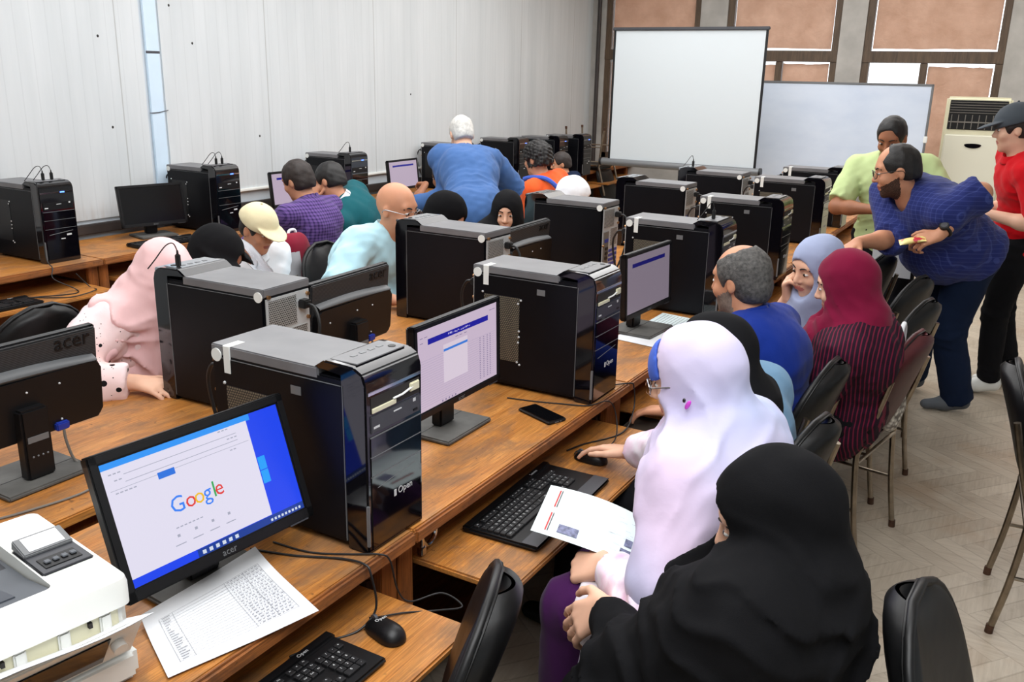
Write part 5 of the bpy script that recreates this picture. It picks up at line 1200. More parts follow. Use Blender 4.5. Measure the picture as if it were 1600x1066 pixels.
def dotted(name, base, dot, scale, r, base2=None, r2=None, scale2=0):
    t = NT(name); v = t.obj()
    vo = t.n.new('ShaderNodeTexVoronoi'); vo.inputs['Scale'].default_value = scale; t.link(v, vo.inputs['Vector'])
    m = t.math('LESS_THAN', vo.outputs['Distance'], r); b = lin(base)
    if base2: b = t.ramp(t.noise(v, 3, 3), [(0.4, lin(base)), (0.65, lin(base2))])
    c = t.mix(m, b, lin(dot))
    if scale2:
        v2 = t.n.new('ShaderNodeTexVoronoi'); v2.inputs['Scale'].default_value = scale2; t.link(v, v2.inputs['Vector']); c = t.mix(t.math('LESS_THAN', v2.outputs['Distance'], r2), c, lin(dot))
    t.set(col=c, rough=0.85, spec=0.2); t.bump(t.noise(v, 30, 3), 0.2, 0.005); return t.m
def dyed(name, stops, scale=4, rough=0.85, stretch=(1, 1, 1), detail=2):
    t = NT(name); v = t.obj(stretch); n = len(stops)
    t.set(col=t.ramp(t.noise(v, scale, detail), [(0.3 + 0.4 * i / (n - 1), lin(c)) for i, c in enumerate(stops)]), rough=rough, sheen=0.1, spec=0.2); t.bump(t.noise(t.obj(), 30, 3), 0.18, 0.005); return t.m
for k, c in dict(c_black=(15, 15, 17), c_black2=(20, 20, 22), c_denim=(104, 138, 166), c_royal=(18, 44, 128), c_maroon=(118, 18, 52), c_greyblue=(158, 168, 198), c_lime=(190, 208, 150), c_red=(196, 14, 26), c_blackpants=(22, 22, 25), c_navy=(22, 34, 58), c_white=(232, 234, 238), c_teal=(22, 84, 92), c_sky=(176, 216, 228), c_pinkveil=(238, 196, 196), c_chambray=(66, 98, 148), c_orange=(226, 92, 44), c_purple=(62, 22, 72), c_brownpants=(70, 60, 52), c_blueunder=(66, 96, 190), c_cream=(226, 214, 176), c_slate=(72, 78, 84)).items(): M[k] = fabric(k, c)
M['c_lav'] = dyed('lavender_veil', [(176, 188, 224), (202, 195, 224), (218, 194, 218)], 2.2)
M['c_tie'] = dyed('tie_dye_sleeve', [(238, 206, 226), (240, 232, 240), (214, 176, 212)], 14, detail=4)
M['c_tunic'] = dyed('pale_tunic', [(238, 226, 238), (240, 236, 242), (206, 186, 222)], 18, detail=4)
M['c_hearts'] = dotted('heart_print', (238, 200, 194), (18, 16, 18), 17, 0.17, (238, 224, 228), 0.12, 60)
M['c_floral'] = dotted('navy_floral', (20, 26, 50), (214, 220, 226), 40, 0.30)
M['c_pcheck'] = checked('purple_check', (100, 74, 136), (44, 30, 78), 0.019, 180, 0.42)
M['c_ncheck'] = checked('navy_check', (34, 44, 104), (66, 78, 140), 0.022, 215, 0.14)
M['c_stripe'] = striped('maroon_stripe', (36, 14, 32), (112, 26, 54), 0.0135, 'X', 0.30)
def pol(q, sd): return -q.up * 0.6 - q.fw * 0.2 + q.lat * sd * 0.6

# 1. black cape, foreground
q = pose((-0.312, 1.50, 1.032), (191, 20, 0), (-0.455, 1.395, 0.57), 162, lw=(-0.655, 1.575, 0.69), rw=(-0.50, 1.60, 0.60), lpole=(0, -0.6, -0.5), rpole=(0.3, 0.5, -0.5), knees=((-0.645, 1.53, 0.47), (-0.66, 1.72, 0.47)), bulk=1.02, sw=0.165)
p = body(q, 'person in a long black head cape, bottom centre, hand on a knee', 'fair', 0.0045, {1: dict(d=(-0.75, 0.05, -0.62), n=(0.1, -0.62, 0.75), curl=0.45, s=1.08)}, True)
def cape(F, P, H):
    torso(F, q, 0.04, 0.08); F.cone(q.c7 - q.up * 0.06, q.pel, 0.13, 0.165, 0.08)
    for sd in (1, -1):
        a, e, w = q.sh[sd], q.el[sd], q.wr[sd]; F.cone(a, e, 0.088, 0.082, 0.06); F.cone(e, e + (w - e) * 0.9, 0.082, 0.055, 0.04); F.cone(q.ch, e, 0.11, 0.08, 0.08)
    F.cone(q.pel, q.pel - V3(0, 0, 0.42), 0.17, 0.21, 0.08)
    for sd in (1, -1): F.cone(q.hip[sd], q.kn[sd], 0.11, 0.075, 0.04); F.cone(q.kn[sd], q.an[sd], 0.085, 0.11, 0.06)
    w = q.wr[1]; d = w - q.el[1]; F.plane(w - nrm(d) * 0.03, d, 0.0, w - 0.09, w + 0.09)
    radial(F, q.c7, 9, 0.010, q.c7[2] - 0.02, q.pel[2], 3)
    F.cone(P(0.03, 0.03, -0.15), q.c7 + q.lat * 0.10 - q.fw * 0.02 - q.up * 0.03, 0.05, 0.045, 0.02); F.cone(q.c7 + q.lat * 0.10 - q.fw * 0.02 - q.up * 0.03, q.c7 - q.fw * 0.13 - q.up * 0.10, 0.045, 0.03, 0.03)
    F.cone(P(0.05, 0.02, -0.15), q.sh[1] - q.up * 0.07 + q.fw * 0.04, 0.05, 0.035, 0.025)
hijab(q, p, 'c_black', cape, 0.0075, thick=0.018, fz=-0.018, face=(0.118, 0.072, 0.096), seed=21, wr=0.004, pad=0.32, lo=(-2, -2, 0.02), name='cape', folds=[(q.sh[1], 0.14, (0.3, 0.2, 0.9), 0.07, 0.010), (q.c7 + V3(0.03, -0.06, 0.0), 0.10, (0.5, 0.1, 0.85), 0.06, 0.012), (q.el[1], 0.14, (0.7, 0.3, 0.4), 0.07, 0.011), (q.c7 + V3(0.12, -0.02, -0.12), 0.14, (0.8, 0.2, -0.5), 0.075, 0.013), (q.c7 + V3(-0.12, -0.08, -0.16), 0.14, (0.6, 0.2, 0.7), 0.08, 0.011)])
b = MB()
for k in range(5):
    a = q.wr[1] + V3(0.012, -0.075, -0.03) + V3(0.008, 0.0, -0.017) * k; b.tube([a, a + V3(0.004, -0.001, -0.010)], 0.0014, 5)
gather(b.build('white_stitching', 'white'), p)

# 2. lavender headscarf with glasses at the keyboard
q = pose((-0.625, 1.95, 1.112), (188, 14, 0), (-0.52, 1.95, 0.575), 174, lw=(-0.742, 1.772, 0.665), rw=(-0.950, 2.385, 0.688), lpole=(0.3, -0.6, -0.5), rpole=(0.4, 0.5, -0.6), knees=((-0.83, 1.77, 0.53), (-0.85, 1.98, 0.51)), bulk=1.05)
p = body(q, 'person with glasses in a lavender headscarf, hand on the mouse', 'fair', 0.0045, {-1: dict(d=(-1, 0.12, -0.10), n=(-0.15, 0.25, 1), curl=0.38, thumb=0.3), 1: dict(d=(-0.95, 0.05, -0.35), n=(-0.1, -0.5, 0.85), curl=2.4, thumb=1.2, s=1.1, spread=0.6)}, True, full=0.8)
M['purple_legs'] = M['c_purple']
trousers(q, p, 'c_purple', 0.014, 0.009, name='leggings'); shoes(q, p, 'black', 'black')
shirt(q, p, 'c_tie', 0.95, 0.022, 0.007, 6, 'tunic_top', wr=0.004)
def tunic(F):
    F.cone(q.pel, q.pel - V3(0, 0, 0.02), 0.20, 0.20, 0.05)
    for sd in (1, -1): F.cone(q.hip[sd], q.hip[sd] + (q.kn[sd] - q.hip[sd]) * 0.84, 0.125, 0.092, 0.05); F.cone(q.hip[sd], q.hip[sd] + (q.kn[sd] - q.hip[sd]) * 0.74 - V3(0, 0, 0.15), 0.10, 0.085, 0.05)
    m = q.hip[1] + (q.kn[1] - q.hip[1]) * 0.88; F.plane(m, q.B[0], 0.0)
garment(q, p, 'tunic_skirt', 'c_tunic', tunic, 0.008, 0.25, 0.004, 0.12, 8)
def veil(F, P, H):
    torso(F, q, 0.036, 0.06)
    F.cone(q.c7 + q.fw * 0.03 - q.up * 0.05, q.pel + q.fw * 0.10 + q.up * 0.05, 0.09, 0.095, 0.06); F.cone(q.c7 - q.up * 0.07, q.pel + q.up * 0.06, 0.13, 0.155, 0.07)
    for sd in (1, -1): F.cone(q.sh[sd], q.sh[sd] + (q.el[sd] - q.sh[sd]) * (0.78 if sd == 1 else 0.5), 0.088, 0.086, 0.06)
    F.cone(P(0.05, 0, -0.12), q.c7 + q.fw * 0.08 - q.up * 0.18, 0.065, 0.10, 0.05)
    F.plane(q.pel + q.up * 0.08, -q.up + q.fw * 0.25, 0.01)
    radial(F, q.c7, 9, 0.006, q.c7[2], q.pel[2] + 0.1, 31)
hijab(q, p, 'c_lav', veil, 0.007, thick=0.017, seed=33, wr=0.003, pad=0.32, lo=(-2, -2, 0.35), face=(0.116, 0.072, 0.130), fz=0.006, folds=[(q.c7 + V3(-0.05, -0.1, 0.02), 0.12, (0.75, 0.0, 0.6), 0.08, 0.006), (q.c7 + V3(0.05, -0.08, -0.08), 0.15, (0.8, 0.1, -0.5), 0.09, 0.007), (q.ch + V3(-0.06, -0.12, -0.02), 0.2, (0.9, 0.1, -0.25), 0.085, 0.006)])
def under(F):
    P = lambda x, y, z: q.head + q.H[0] * x + q.H[1] * y + q.H[2] * z
    F.ell(P(-0.006, 0, 0.031), (0.112, 0.088, 0.102), q.H, 0.01); F.plane(P(0.065, 0, 0.0), -q.H[0]); F.plane(P(0.0, 0, 0.042), -q.H[2] - q.H[0] * 0.3)
garment(q, p, 'under_cap', 'c_blueunder', under, 0.006, 0.2, 0.001, 0.1, 2, lo=q.head - 0.2, hi=q.head + 0.2)
spectacles(q, p, 'frame_steel')
b = MB(); b.ball(q.head - q.H[0] * 0.002 + q.H[1] * 0.109 - q.H[2] * 0.028, (0.0055, 0.004, 0.013), 2, Matrix.Rotation(R(25), 3, 'Y')); b.mi = 1; b.ball(q.head - q.H[0] * -0.004 + q.H[1] * 0.112 - q.H[2] * 0.016, (0.004, 0.003, 0.006), 2); gather(b.build('brooch_pin', [plain('magenta_gem', (206, 70, 200), 0.15), 'gloss']), p)

# 3. black headscarf with denim jacket
q = pose((-0.690, 2.31, 1.052), (172, 22, 0), (-0.66, 2.44, 0.57), 174, lw=(-0.80, 2.34, 0.63), rw=(-0.82, 2.55, 0.63))
p = body(q, 'person in a black headscarf and light denim jacket, behind the lavender headscarf', 'fair', 0.008, None, True)
shirt(q, p, 'c_denim', 0.96, 0.024, 0.009, 9, 'denim_jacket'); trousers(q, p, 'c_blackpants'); shoes(q, p, 'black', 'black')
hijab(q, p, 'c_black2', None, 0.008, seed=41, drape=0.07, folds=[(q.c7 + V3(0.05, -0.05, 0), 0.10, (0.5, 0, 0.85), 0.06, 0.006)])

# 4. royal blue shirt
q = pose((-0.832, 3.01, 1.128), (166, 8, 0), (-0.68, 2.99, 0.58), 172, lw=(-1.0, 2.86, 0.66), rw=(-1.02, 3.25, 0.66), bulk=1.18, sw=0.20)
p = body(q, 'balding grey-haired man in a royal blue shirt facing the dim purple monitor', 'tan', 0.0065, {1: dict(d=(-1, 0.1, -0.2), n=(0, 0, 1), curl=0.4), -1: dict(d=(-1, 0, -0.2), n=(0, 0, 1), curl=0.4)}, beard=M['stubble'])
shirt(q, p, 'c_royal', 0.97, 0.018, 0.008, 11, collar='c_royal', wr=0.003); trousers(q, p, 'c_brownpants'); shoes(q, p, 'black', 'black')
hair_cap(q, p, 'hair_grey', 0.007, 0.05, -0.075, bald=((0.035, 0, 0.115), (0.085, 0.055, 0.055)), side=0.0)

# 5. grey-blue headscarf, hand on the cheek
H5 = frame(232, 16, 0); h5 = V3(-0.72, 3.70, 1.072)
q = pose(h5, (232, 16, 6), (-0.68, 3.92, 0.57), 212, rw=h5 + H5[0] * 0.085 - H5[1] * 0.095 - H5[2] * 0.13, lw=(-0.85, 3.62, 0.66), rpole=(-0.5, 0.2, -0.9), sw=0.165)
p = body(q, 'person in a grey-blue headscarf and navy floral dress, cheek resting on hand', 'fair', 0.0055, {-1: dict(d=H5[2] + H5[1] * 0.12, n=-H5[1] + H5[0] * 0.5, curl=1.1, thumb=0.8)}, True)
shirt(q, p, 'c_floral', 0.62, 0.018, 0.008, 12, 'dress_top'); trousers(q, p, 'c_floral', 0.03, name='dress_skirt', cuff=0.05); shoes(q, p, 'black', 'black')
def tail(F, P, H): F.cone(P(0.04, 0.03, -0.12), q.ch + q.fw * 0.12 + q.lat * 0.05, 0.07, 0.06, 0.04); F.cone(q.ch + q.fw * 0.12 + q.lat * 0.05, q.ch + q.fw * 0.13 + q.lat * 0.06 - V3(0, 0, 0.22), 0.06, 0.055, 0.03)
hijab(q, p, 'c_greyblue', tail, 0.007, thick=0.011, seed=51, drape=0.10, folds=[(q.ch + q.fw * 0.1, 0.12, q.lat, 0.04, 0.006)])

# 6. maroon headscarf, striped shirt
q = pose((-0.55, 3.39, 1.078), (182, 16, 0), (-0.51, 3.44, 0.575), 178, lw=(-0.86, 3.28, 0.665), rw=(-0.90, 3.52, 0.665), bulk=1.12)
p = body(q, 'person in a maroon headscarf and dark striped shirt on the maroon chair side', 'fair', 0.006, {1: dict(d=(-1, 0.1, -0.2), n=(0, 0, 1), curl=0.5)}, True)
shirt(q, p, 'c_stripe', 0.98, 0.026, 0.008, 13, 'striped_shirt', wr=0.006, tuck=0.22); trousers(q, p, 'c_blackpants', 0.02); shoes(q, p, 'black', 'black')
def tail6(F, P, H): F.cone(P(0.05, 0, -0.13), q.ch + q.fw * 0.13, 0.075, 0.07, 0.05); F.cone(q.ch + q.fw * 0.13, q.ch + q.fw * 0.15 - V3(0, 0, 0.16), 0.07, 0.06, 0.03)
hijab(q, p, 'c_maroon', tail6, 0.007, thick=0.012, seed=61, drape=0.10, folds=[(q.c7 + q.fw * 0.06, 0.12, (0.7, 0, 0.7), 0.05, 0.007), (q.ch + q.fw * 0.1, 0.12, (1, 0, 0.2), 0.05, 0.006)])

# 7. navy checked shirt, leaning over
q = pose((-0.628, 4.94, 1.368), (196, 14, 0), (-0.285, 5.33, 0.945), 216, syaw=218, lw=(-0.375, 4.80, 1.085), rw=(-0.735, 4.74, 1.02), el={1: (-0.235, 4.97, 1.285)}, lpole=(1.0, 0.25, 0.55), rpole=(0.6, 0.2, -0.6), legs='stand', ankles=((-0.205, 5.44, 0.085), (-0.48, 5.72, 0.085)), size=1.06, bulk=1.24, sw=0.20)
p = body(q, 'stout bearded man with dark glasses in a navy checked shirt leaning over the seated people', 'tan', 0.0055, {1: dict(d=(-0.75, -0.3, -0.28), n=(-0.1, -0.7, 0.65), curl=0.95, thumb=0.8), -1: dict(d=(-0.5, -0.75, -0.4), n=(0, 0, 1), curl=0.4)}, beard=M['beard'], full=1.0)
shirt(q, p, 'c_ncheck', {1: 0.50, -1: 0.60}, 0.032, 0.0075, 15, wr=0.005, belly=0.02, collar='c_ncheck', tuck=0.03)
trousers(q, p, 'c_navy', 0.016, cuff=0.028, top=0.05); M['shoegrey'] = plain('grey_trainer', (84, 88, 94), 0.7, var=0.1); shoes(q, p, 'shoegrey', 'greyplastic', 200)
b = MB(); pts = []
w = q.pel + q.up * 0.075
bel = MB(); bel.tube([w + (q.fw * 0.84 * math.cos(a) + q.lat * math.sin(a)) * (0.13 * 1.06 * 1.24 + 0.030) for a in [2 * math.pi * k / 30 for k in range(30)]], 0.017, 8, closed=True); gather(bel.build('belt', plain('brown_leather', (52, 34, 26), 0.45)), p)
hair_cap(q, p, 'hair', 0.005, 0.045, -0.05, bald=((0.075, 0, 0.10), (0.055, 0.06, 0.05)), side=0.005); spectacles(q, p, 'frame_dark')
e, w = q.el[1], q.wr[1]; d = nrm(w - e); c0 = w - d * 0.035; u_ = nrm(np.cross(d, V3(0, 0, 1))); v_ = np.cross(d, u_)
b = MB(); b.tube([c0 + (u_ * math.cos(a) + v_ * math.sin(a)) * 0.0345 for a in [2 * math.pi * k / 20 for k in range(20)]], 0.0085, 8, closed=True); fdir = nrm(V3(-0.1, -0.8, 0.55)); fdir = nrm(fdir - d * (fdir @ d)); b.cyl(c0 + fdir * 0.034, c0 + fdir * 0.047, 0.023, 0.021, 24); b.mi = 1; b.cyl(c0 + fdir * 0.046, c0 + fdir * 0.0485, 0.015, 0.015, 24); gather(b.build('wristwatch', ['black', 'darkgrey']), p)
b = MB()
for k in range(5):
    a = q.c7 + (q.pel - q.c7) * (0.18 + 0.17 * k) + q.fw * (0.155 + 0.055 * math.sin(math.pi * (k + 0.6) / 5)); b.ball(a, 0.0065, 1)
gather(b.build('shirt_button', 'white'), p)
hw = q.wr[1] + V3(-0.112, -0.055, -0.03)
sn = MB(); Ms = Matrix.Translation(hw) @ Euler((R(20), R(-14), R(14))).to_matrix().to_4x4()
sn.grid(lambda u, v: Ms @ Vector((-0.06 + 0.12 * u, (0.028 * (0.75 + 0.25 * abs(2 * u - 1) ** 2)) * math.cos(2 * math.pi * v), 0.015 * math.sin(2 * math.pi * v) * max(0.06, 1 - abs(2 * u - 1) ** 2.5))), 20, 20)
t = NT('snack_wrapper'); t.set(col=t.ramp(t.noise(t.obj(), 22, 2), [(0.36, lin((196, 40, 62))), (0.45, lin((236, 214, 130))), (0.62, lin((240, 228, 150))), (0.7, lin((226, 170, 206)))]), rough=0.3); M['wrap'] = t.m
tag(sn.build('snack_packet', 'wrap', angle=80), 'small yellow and pink snack packet in the navy-shirted man\'s hand', 'snack')

# 8. lime polo
q = pose((-0.79, 5.80, 1.482), (262, 26, 0), (-0.75, 5.88, 0.90), 268, rw=(-0.80, 5.64, 1.075), lw=(-0.62, 5.62, 1.07), rpole=(-1, -0.1, -0.6), lpole=(1, 0.1, -0.6), legs='stand', ankles=((-0.63, 5.9, 0.085), (-0.87, 5.9, 0.085)), sw=0.195, bulk=1.1)
p = body(q, 'short-haired man in a lime polo shirt standing before the whiteboard, looking down', 'brown', 0.0065, {-1: dict(d=(0.8, -0.2, -0.4), n=(-0.3, -0.8, 0.4), curl=0.8), 1: dict(d=(-0.7, -0.3, -0.4), n=(0.3, -0.8, 0.4), curl=0.8)})
shirt(q, p, 'c_lime', 0.44, 0.022, 0.008, 17, 'polo_shirt', collar='c_lime', tuck=0.12); trousers(q, p, 'c_blackpants', 0.016); shoes(q, p, 'black', 'white'); hair_cap(q, p, 'hair', 0.006, 0.03, -0.04)
sheet('paper_sheet', 'white sheet held low in front of the lime-shirted man', bil((-0.78, 5.55, 1.0), (-0.56, 5.53, 1.0), (-0.555, 5.58, 0.70), (-0.775, 5.60, 0.70), lambda u, v: 0.0), 6, 6)

# 9. red polo with grey cap
q = pose((-0.155, 5.72, 1.565), (186, 8, 0), (-0.06, 5.86, 0.94), 196, lw=(-0.205, 5.56, 1.115), rw=(-0.30, 5.78, 1.10), lpole=(0.9, -0.3, -0.6), rpole=(0.8, 0.3, -0.6), legs='stand', ankles=((-0.075, 5.90, 0.085), (0.02, 6.12, 0.085)), sw=0.19)
p = body(q, 'young man in a red polo shirt and grey cap at the right picture edge', 'fair', 0.0065, {1: dict(d=(-0.9, 0.2, 0.1), n=(0, -0.7, 0.6), curl=0.7)})
shirt(q, p, 'c_red', 0.46, 0.02, 0.008, 19, 'polo_shirt', collar='c_red', tuck=0.16); trousers(q, p, 'c_blackpants', 0.014); shoes(q, p, 'white', 'white'); hair_cap(q, p, 'hair_brown', 0.008, 0.03, -0.05)
def cap(q, p, mat_, name='cap', s=1.0, up=0.0, brimlen=0.095):
    c, Hm = q.head, q.H; P = lambda x, y, z: c + (Hm[0] * x + Hm[1] * y + Hm[2] * z) * q.s
    def b(F):
        F.ell(P(-0.010, 0, 0.040), tuple(v * q.s for v in (0.118, 0.096, 0.104)), Hm, 0.01); F.plane(P(0.0, 0, 0.030), -Hm[2] + Hm[0] * (-0.22), 0.004)
        f2 = [(0.06 + brimlen * 0.55, 0)]
        F.ell(P(0.098 + up, 0, 0.040), tuple(v * q.s for v in (brimlen, 0.080, 0.009)), frameq(Hm, 14), 0.006)
    o = garment(q, p, name, mat_, b, 0.0045, 0.3, 0.0012, 0.09, 3, lo=q.head - 0.27, hi=q.head + 0.27)
    k = MB(); k.ball(P(-0.012, 0, 0.145), 0.007 * q.s, 1); gather(k.build('cap_button', mat_), p); return o
def frameq(H, a):
    a = R(a); f = H[0] * math.cos(a) - H[2] * math.sin(a); return np.array([f, H[1], np.cross(f, H[1])])
cap(q, p, 'c_slate')

# 10. pink veil, heart print sleeves
q = pose((-2.60, 2.06, 1.075), (-4, 18, 0), (-2.84, 1.93, 0.55), 6, rw=(-2.47, 1.80, 0.79), lw=(-2.42, 2.14, 0.79), rpole=(0.1, -0.8, -0.4), lpole=(0.1, 0.8, -0.4))
p = body(q, 'person in a pale pink veil and heart print sleeves behind the ribbed monitor', 'fair', 0.0055, {-1: dict(d=(0.9, 0.3, -0.1), n=(0, -0.3, 1), curl=0.5), 1: dict(d=(0.9, -0.2, -0.1), n=(0, 0.3, 1), curl=0.5)}, True)
shirt(q, p, 'c_hearts', 0.95, 0.034, 0.008, 23, 'heart_print_top', wr=0.006, tuck=0.05); trousers(q, p, 'c_hearts', 0.03, name='heart_print_skirt', cuff=0.06); shoes(q, p, 'black', 'black')
def veil10(F, P, H):
    F.cone(q.c7, q.pel + q.up * 0.22, 0.16, 0.19, 0.08, flat=(q.fw, 0.85)); F.cone(P(0.03, 0, -0.1), q.ch + q.fw * 0.14, 0.09, 0.12, 0.06); F.cone(q.ch + q.fw * 0.14, q.ch + q.fw * 0.22 - q.up * 0.18, 0.11, 0.08, 0.05)
    for sd in (1, -1): F.cone(q.sh[sd], q.sh[sd] + (q.el[sd] - q.sh[sd]) * 0.40, 0.095, 0.085, 0.06)
    F.plane(q.pel + q.up * 0.22 + q.fw * 0.0, -q.up - q.fw * 0.55, 0.01); radial(F, q.c7, 8, 0.010, q.c7[2], q.pel[2] + 0.15, 71)
hijab(q, p, 'c_pinkveil', veil10, 0.0075, thick=0.018, seed=71, wr=0.005, lo=(-9, -9, 0.4), folds=[(q.sh[-1], 0.15, (0.4, 0, 0.9), 0.08, 0.010), (q.ch + V3(0.08, -0.12, 0), 0.2, (0.8, 0.0, 0.6), 0.09, 0.010)])

# 11. black headscarf bowed
q = pose((-2.90, 2.56, 1.035), (20, 30, 0), (-3.12, 2.50, 0.57), 15)
p = body(q, 'person in a black bonnet-like headscarf bowed beside the cream cap', 'brown', 0.009, None, True)
shirt(q, p, 'c_black', 0.96, 0.022, 0.011, 25, 'black_top'); trousers(q, p, 'c_black', 0.03, 0.011, name='long_skirt', cuff=0.05); shoes(q, p, 'black', 'black')
def brim(F, P, H): F.ell(P(0.03, 0, 0.035), (0.125, 0.115, 0.018), H, 0.015)
hijab(q, p, 'c_black2', brim, 0.009, seed=77)

# 12. boy with cream cap
q = pose((-3.15, 3.04, 1.065), (-4, 20, 0), (-3.30, 3.12, 0.56), -10, size=0.88, rw=(-3.05, 2.85, 0.81), lw=(-3.02, 2.97, 0.81), sw=0.16)
p = body(q, 'boy in a cream cap and white shirt looking down', 'tan', 0.0055)
shirt(q, p, 'c_white', 0.42, 0.016, 0.008, 27, collar='c_white', neckr=0.054); trousers(q, p, 'c_navy', 0.012, 0.011); shoes(q, p, 'black', 'white'); hair_cap(q, p, 'hair', 0.007, 0.03, -0.05)
cap(q, p, 'c_cream')

# 13. purple check, 14. teal polo
q = pose((-3.93, 4.14, 1.14), (184, 18, 4), (-3.76, 4.16, 0.58), 180, lw=(-4.32, 4.02, 0.70), rw=(-4.32, 4.34, 0.70), sw=0.195)
p = body(q, 'dark-haired man seen from behind in a purple checked shirt', 'tan', 0.0075)
shirt(q, p, 'c_pcheck', 0.97, 0.018, 0.009, 29, wr=0.006, collar='c_pcheck', tuck=0.16); trousers(q, p, 'c_navy', 0.014, 0.011); shoes(q, p, 'black', 'black'); hair_cap(q, p, 'hair_brown', 0.008, 0.03, -0.065)
q = pose((-3.95, 4.455, 1.105), (190, 22, -6), (-3.72, 4.74, 0.58), 194, lw=(-4.02, 4.36, 0.99), rw=(-4.32, 4.80, 0.70), lpole=(-0.3, -0.6, -0.8), sw=0.20, bulk=1.12)
p = body(q, 'man in a teal polo shirt, hand against his cheek, beside the purple checked shirt', 'tan', 0.0065, {1: dict(d=(0.1, 0.35, 0.9), n=(-0.3, -0.9, 0.2), curl=0.3)})
shirt(q, p, 'c_teal', 0.44, 0.02, 0.0085, 35, 'polo_shirt', wr=0.004, collar='c_white', tuck=0.16); trousers(q, p, 'c_blackpants', 0.014, 0.011); shoes(q, p, 'black', 'black'); hair_cap(q, p, 'hair', 0.007, 0.03, -0.05)

# 15. bald man with glasses, pale blue polo
q = pose((-2.635, 3.44, 1.16), (2, 10, 0), (-2.90, 3.30, 0.58), 4, rw=(-2.47, 3.18, 0.79), lw=(-2.47, 3.62, 0.79), sw=0.20, bulk=1.2, size=1.03, rpole=(0, -0.9, -0.5))
p = body(q, 'bald man with wire glasses in a pale sky blue polo shirt', 'tan', 0.0055, {-1: dict(d=(0.9, 0.2, -0.1), n=(0, 0, 1), curl=0.5)}, full=0.5)
shirt(q, p, 'c_sky', 0.46, 0.02, 0.0075, 37, 'polo_shirt', wr=0.005, collar='c_sky', tuck=0.16, belly=0.01); trousers(q, p, 'c_navy', 0.014, 0.011); shoes(q, p, 'black', 'black'); spectacles(q, p, 'frame_steel')

# 16. standing man in denim blue
q = pose((-3.44, 5.22, 1.395), (140, 30, 0), (-3.0, 4.70, 0.96), 134, lw=(-3.55, 4.83, 0.96), rw=(-3.35, 5.35, 0.95), lpole=(0.9, 0.1, -0.1), rpole=(0.7, 0.4, 0.1), legs='stand', ankles=((-3.08, 4.6, 0.085), (-2.85, 4.8, 0.085)), size=1.0, bulk=1.14, sw=0.172, neckdrop=0.15)
p = body(q, 'standing white-haired man seen from behind in a denim blue shirt', 'fair', 0.007)
shirt(q, p, 'c_chambray', 0.97, 0.024, 0.008, 39, wr=0.006, collar='c_chambray', tuck=0.20); trousers(q, p, 'c_navy', 0.016, 0.011); shoes(q, p, 'black', 'black'); hair_cap(q, p, 'hair_white', 0.005, 0.04, -0.06)

# 17, 18. two seated in black
q = pose((-2.65, 3.87, 1.07), (10, 34, 0), (-2.92, 3.84, 0.57), 4)
p = body(q, 'person in a black headscarf bowed low, between the bald man and the girl', 'fair', 0.009, None, True)
shirt(q, p, 'c_black', 0.96, 0.02, 0.011, 43, 'black_top'); trousers(q, p, 'c_black', 0.03, 0.011, name='long_skirt', cuff=0.05); shoes(q, p, 'black', 'black'); hijab(q, p, 'c_black', None, 0.009, seed=81)
q = pose((-2.61, 4.44, 1.03), (-66, 8, 0), (-2.92, 4.42, 0.54), -15, size=0.95)
p = body(q, 'girl in a black hijab looking towards the camera over a tower', 'fair', 0.005, None, True)
shirt(q, p, 'c_black', 0.96, 0.02, 0.011, 45, 'black_top'); trousers(q, p, 'c_black', 0.03, 0.011, name='long_skirt', cuff=0.05); shoes(q, p, 'black', 'black'); hijab(q, p, 'c_black2', None, 0.006, seed=83, face=(0.064, 0.056, 0.088), fz=-0.018)

# 19. orange, 20. boy, 21. white headscarf, 22. person behind the standing man
q = pose((-3.30, 6.04, 1.185), (176, 10, 0), (-3.12, 6.10, 0.58), 172, sw=0.19)
p = body(q, 'curly-haired man in an orange shirt with a blue strap', 'tan', 0.0065)
shirt(q, p, 'c_orange', 0.46, 0.018, 0.009, 47, 't_shirt', tuck=0.16); trousers(q, p, 'c_navy', 0.014, 0.011); shoes(q, p, 'black', 'black')
hair_cap(q, p, 'hair', 0.022, 0.03, -0.055, curl=0.008, h=0.0055)
b = MB(); st = [q.sh[1] + q.up * 0.085 - q.lat * 0.07 + q.fw * 0.09, q.sh[1] + q.up * 0.085 - q.lat * 0.07, q.sh[1] + q.up * 0.04 - q.lat * 0.09 - q.fw * 0.12, q.ch - q.fw * 0.155 + q.lat * 0.04, q.pel - q.fw * 0.165 - q.lat * 0.03 + q.up * 0.06]
b.tube(st, 0.017, 8, 5); gather(b.build('blue_strap', 'c_blueunder'), p)
q = pose((-3.70, 7.22, 1.04), (215, 10, 0), (-3.55, 7.30, 0.50), 180, size=0.85, sw=0.16)
p = body(q, 'boy with cropped dark hair beyond the orange shirt', 'tan', 0.007)
shirt(q, p, 'c_navy', 0.46, 0.018, 0.011, 49, 't_shirt', neckr=0.054); trousers(q, p, 'c_blackpants', 0.014, 0.012); shoes(q, p, 'black', 'black'); hair_cap(q, p, 'hair_brown', 0.006, 0.03, -0.05)
q = pose((-2.69, 5.45, 1.01), (20, 26, 0), (-2.93, 5.40, 0.57), 8)
p = body(q, 'person in a plain white headscarf behind the second row of towers', 'fair', 0.009, None, True)
shirt(q, p, 'c_white', 0.96, 0.02, 0.011, 51, 'white_top'); trousers(q, p, 'c_blackpants', 0.02, 0.012, name='long_skirt', cuff=0.05); shoes(q, p, 'black', 'black'); hijab(q, p, 'c_white', None, 0.008, seed=87, thick=0.022)
q = pose((-3.98, 5.78, 1.02), (165, 14, 0), (-3.78, 5.86, 0.53), 172, size=0.92, lw=(-4.20, 5.86, 0.945), lpole=(0.2, -0.8, -0.5))
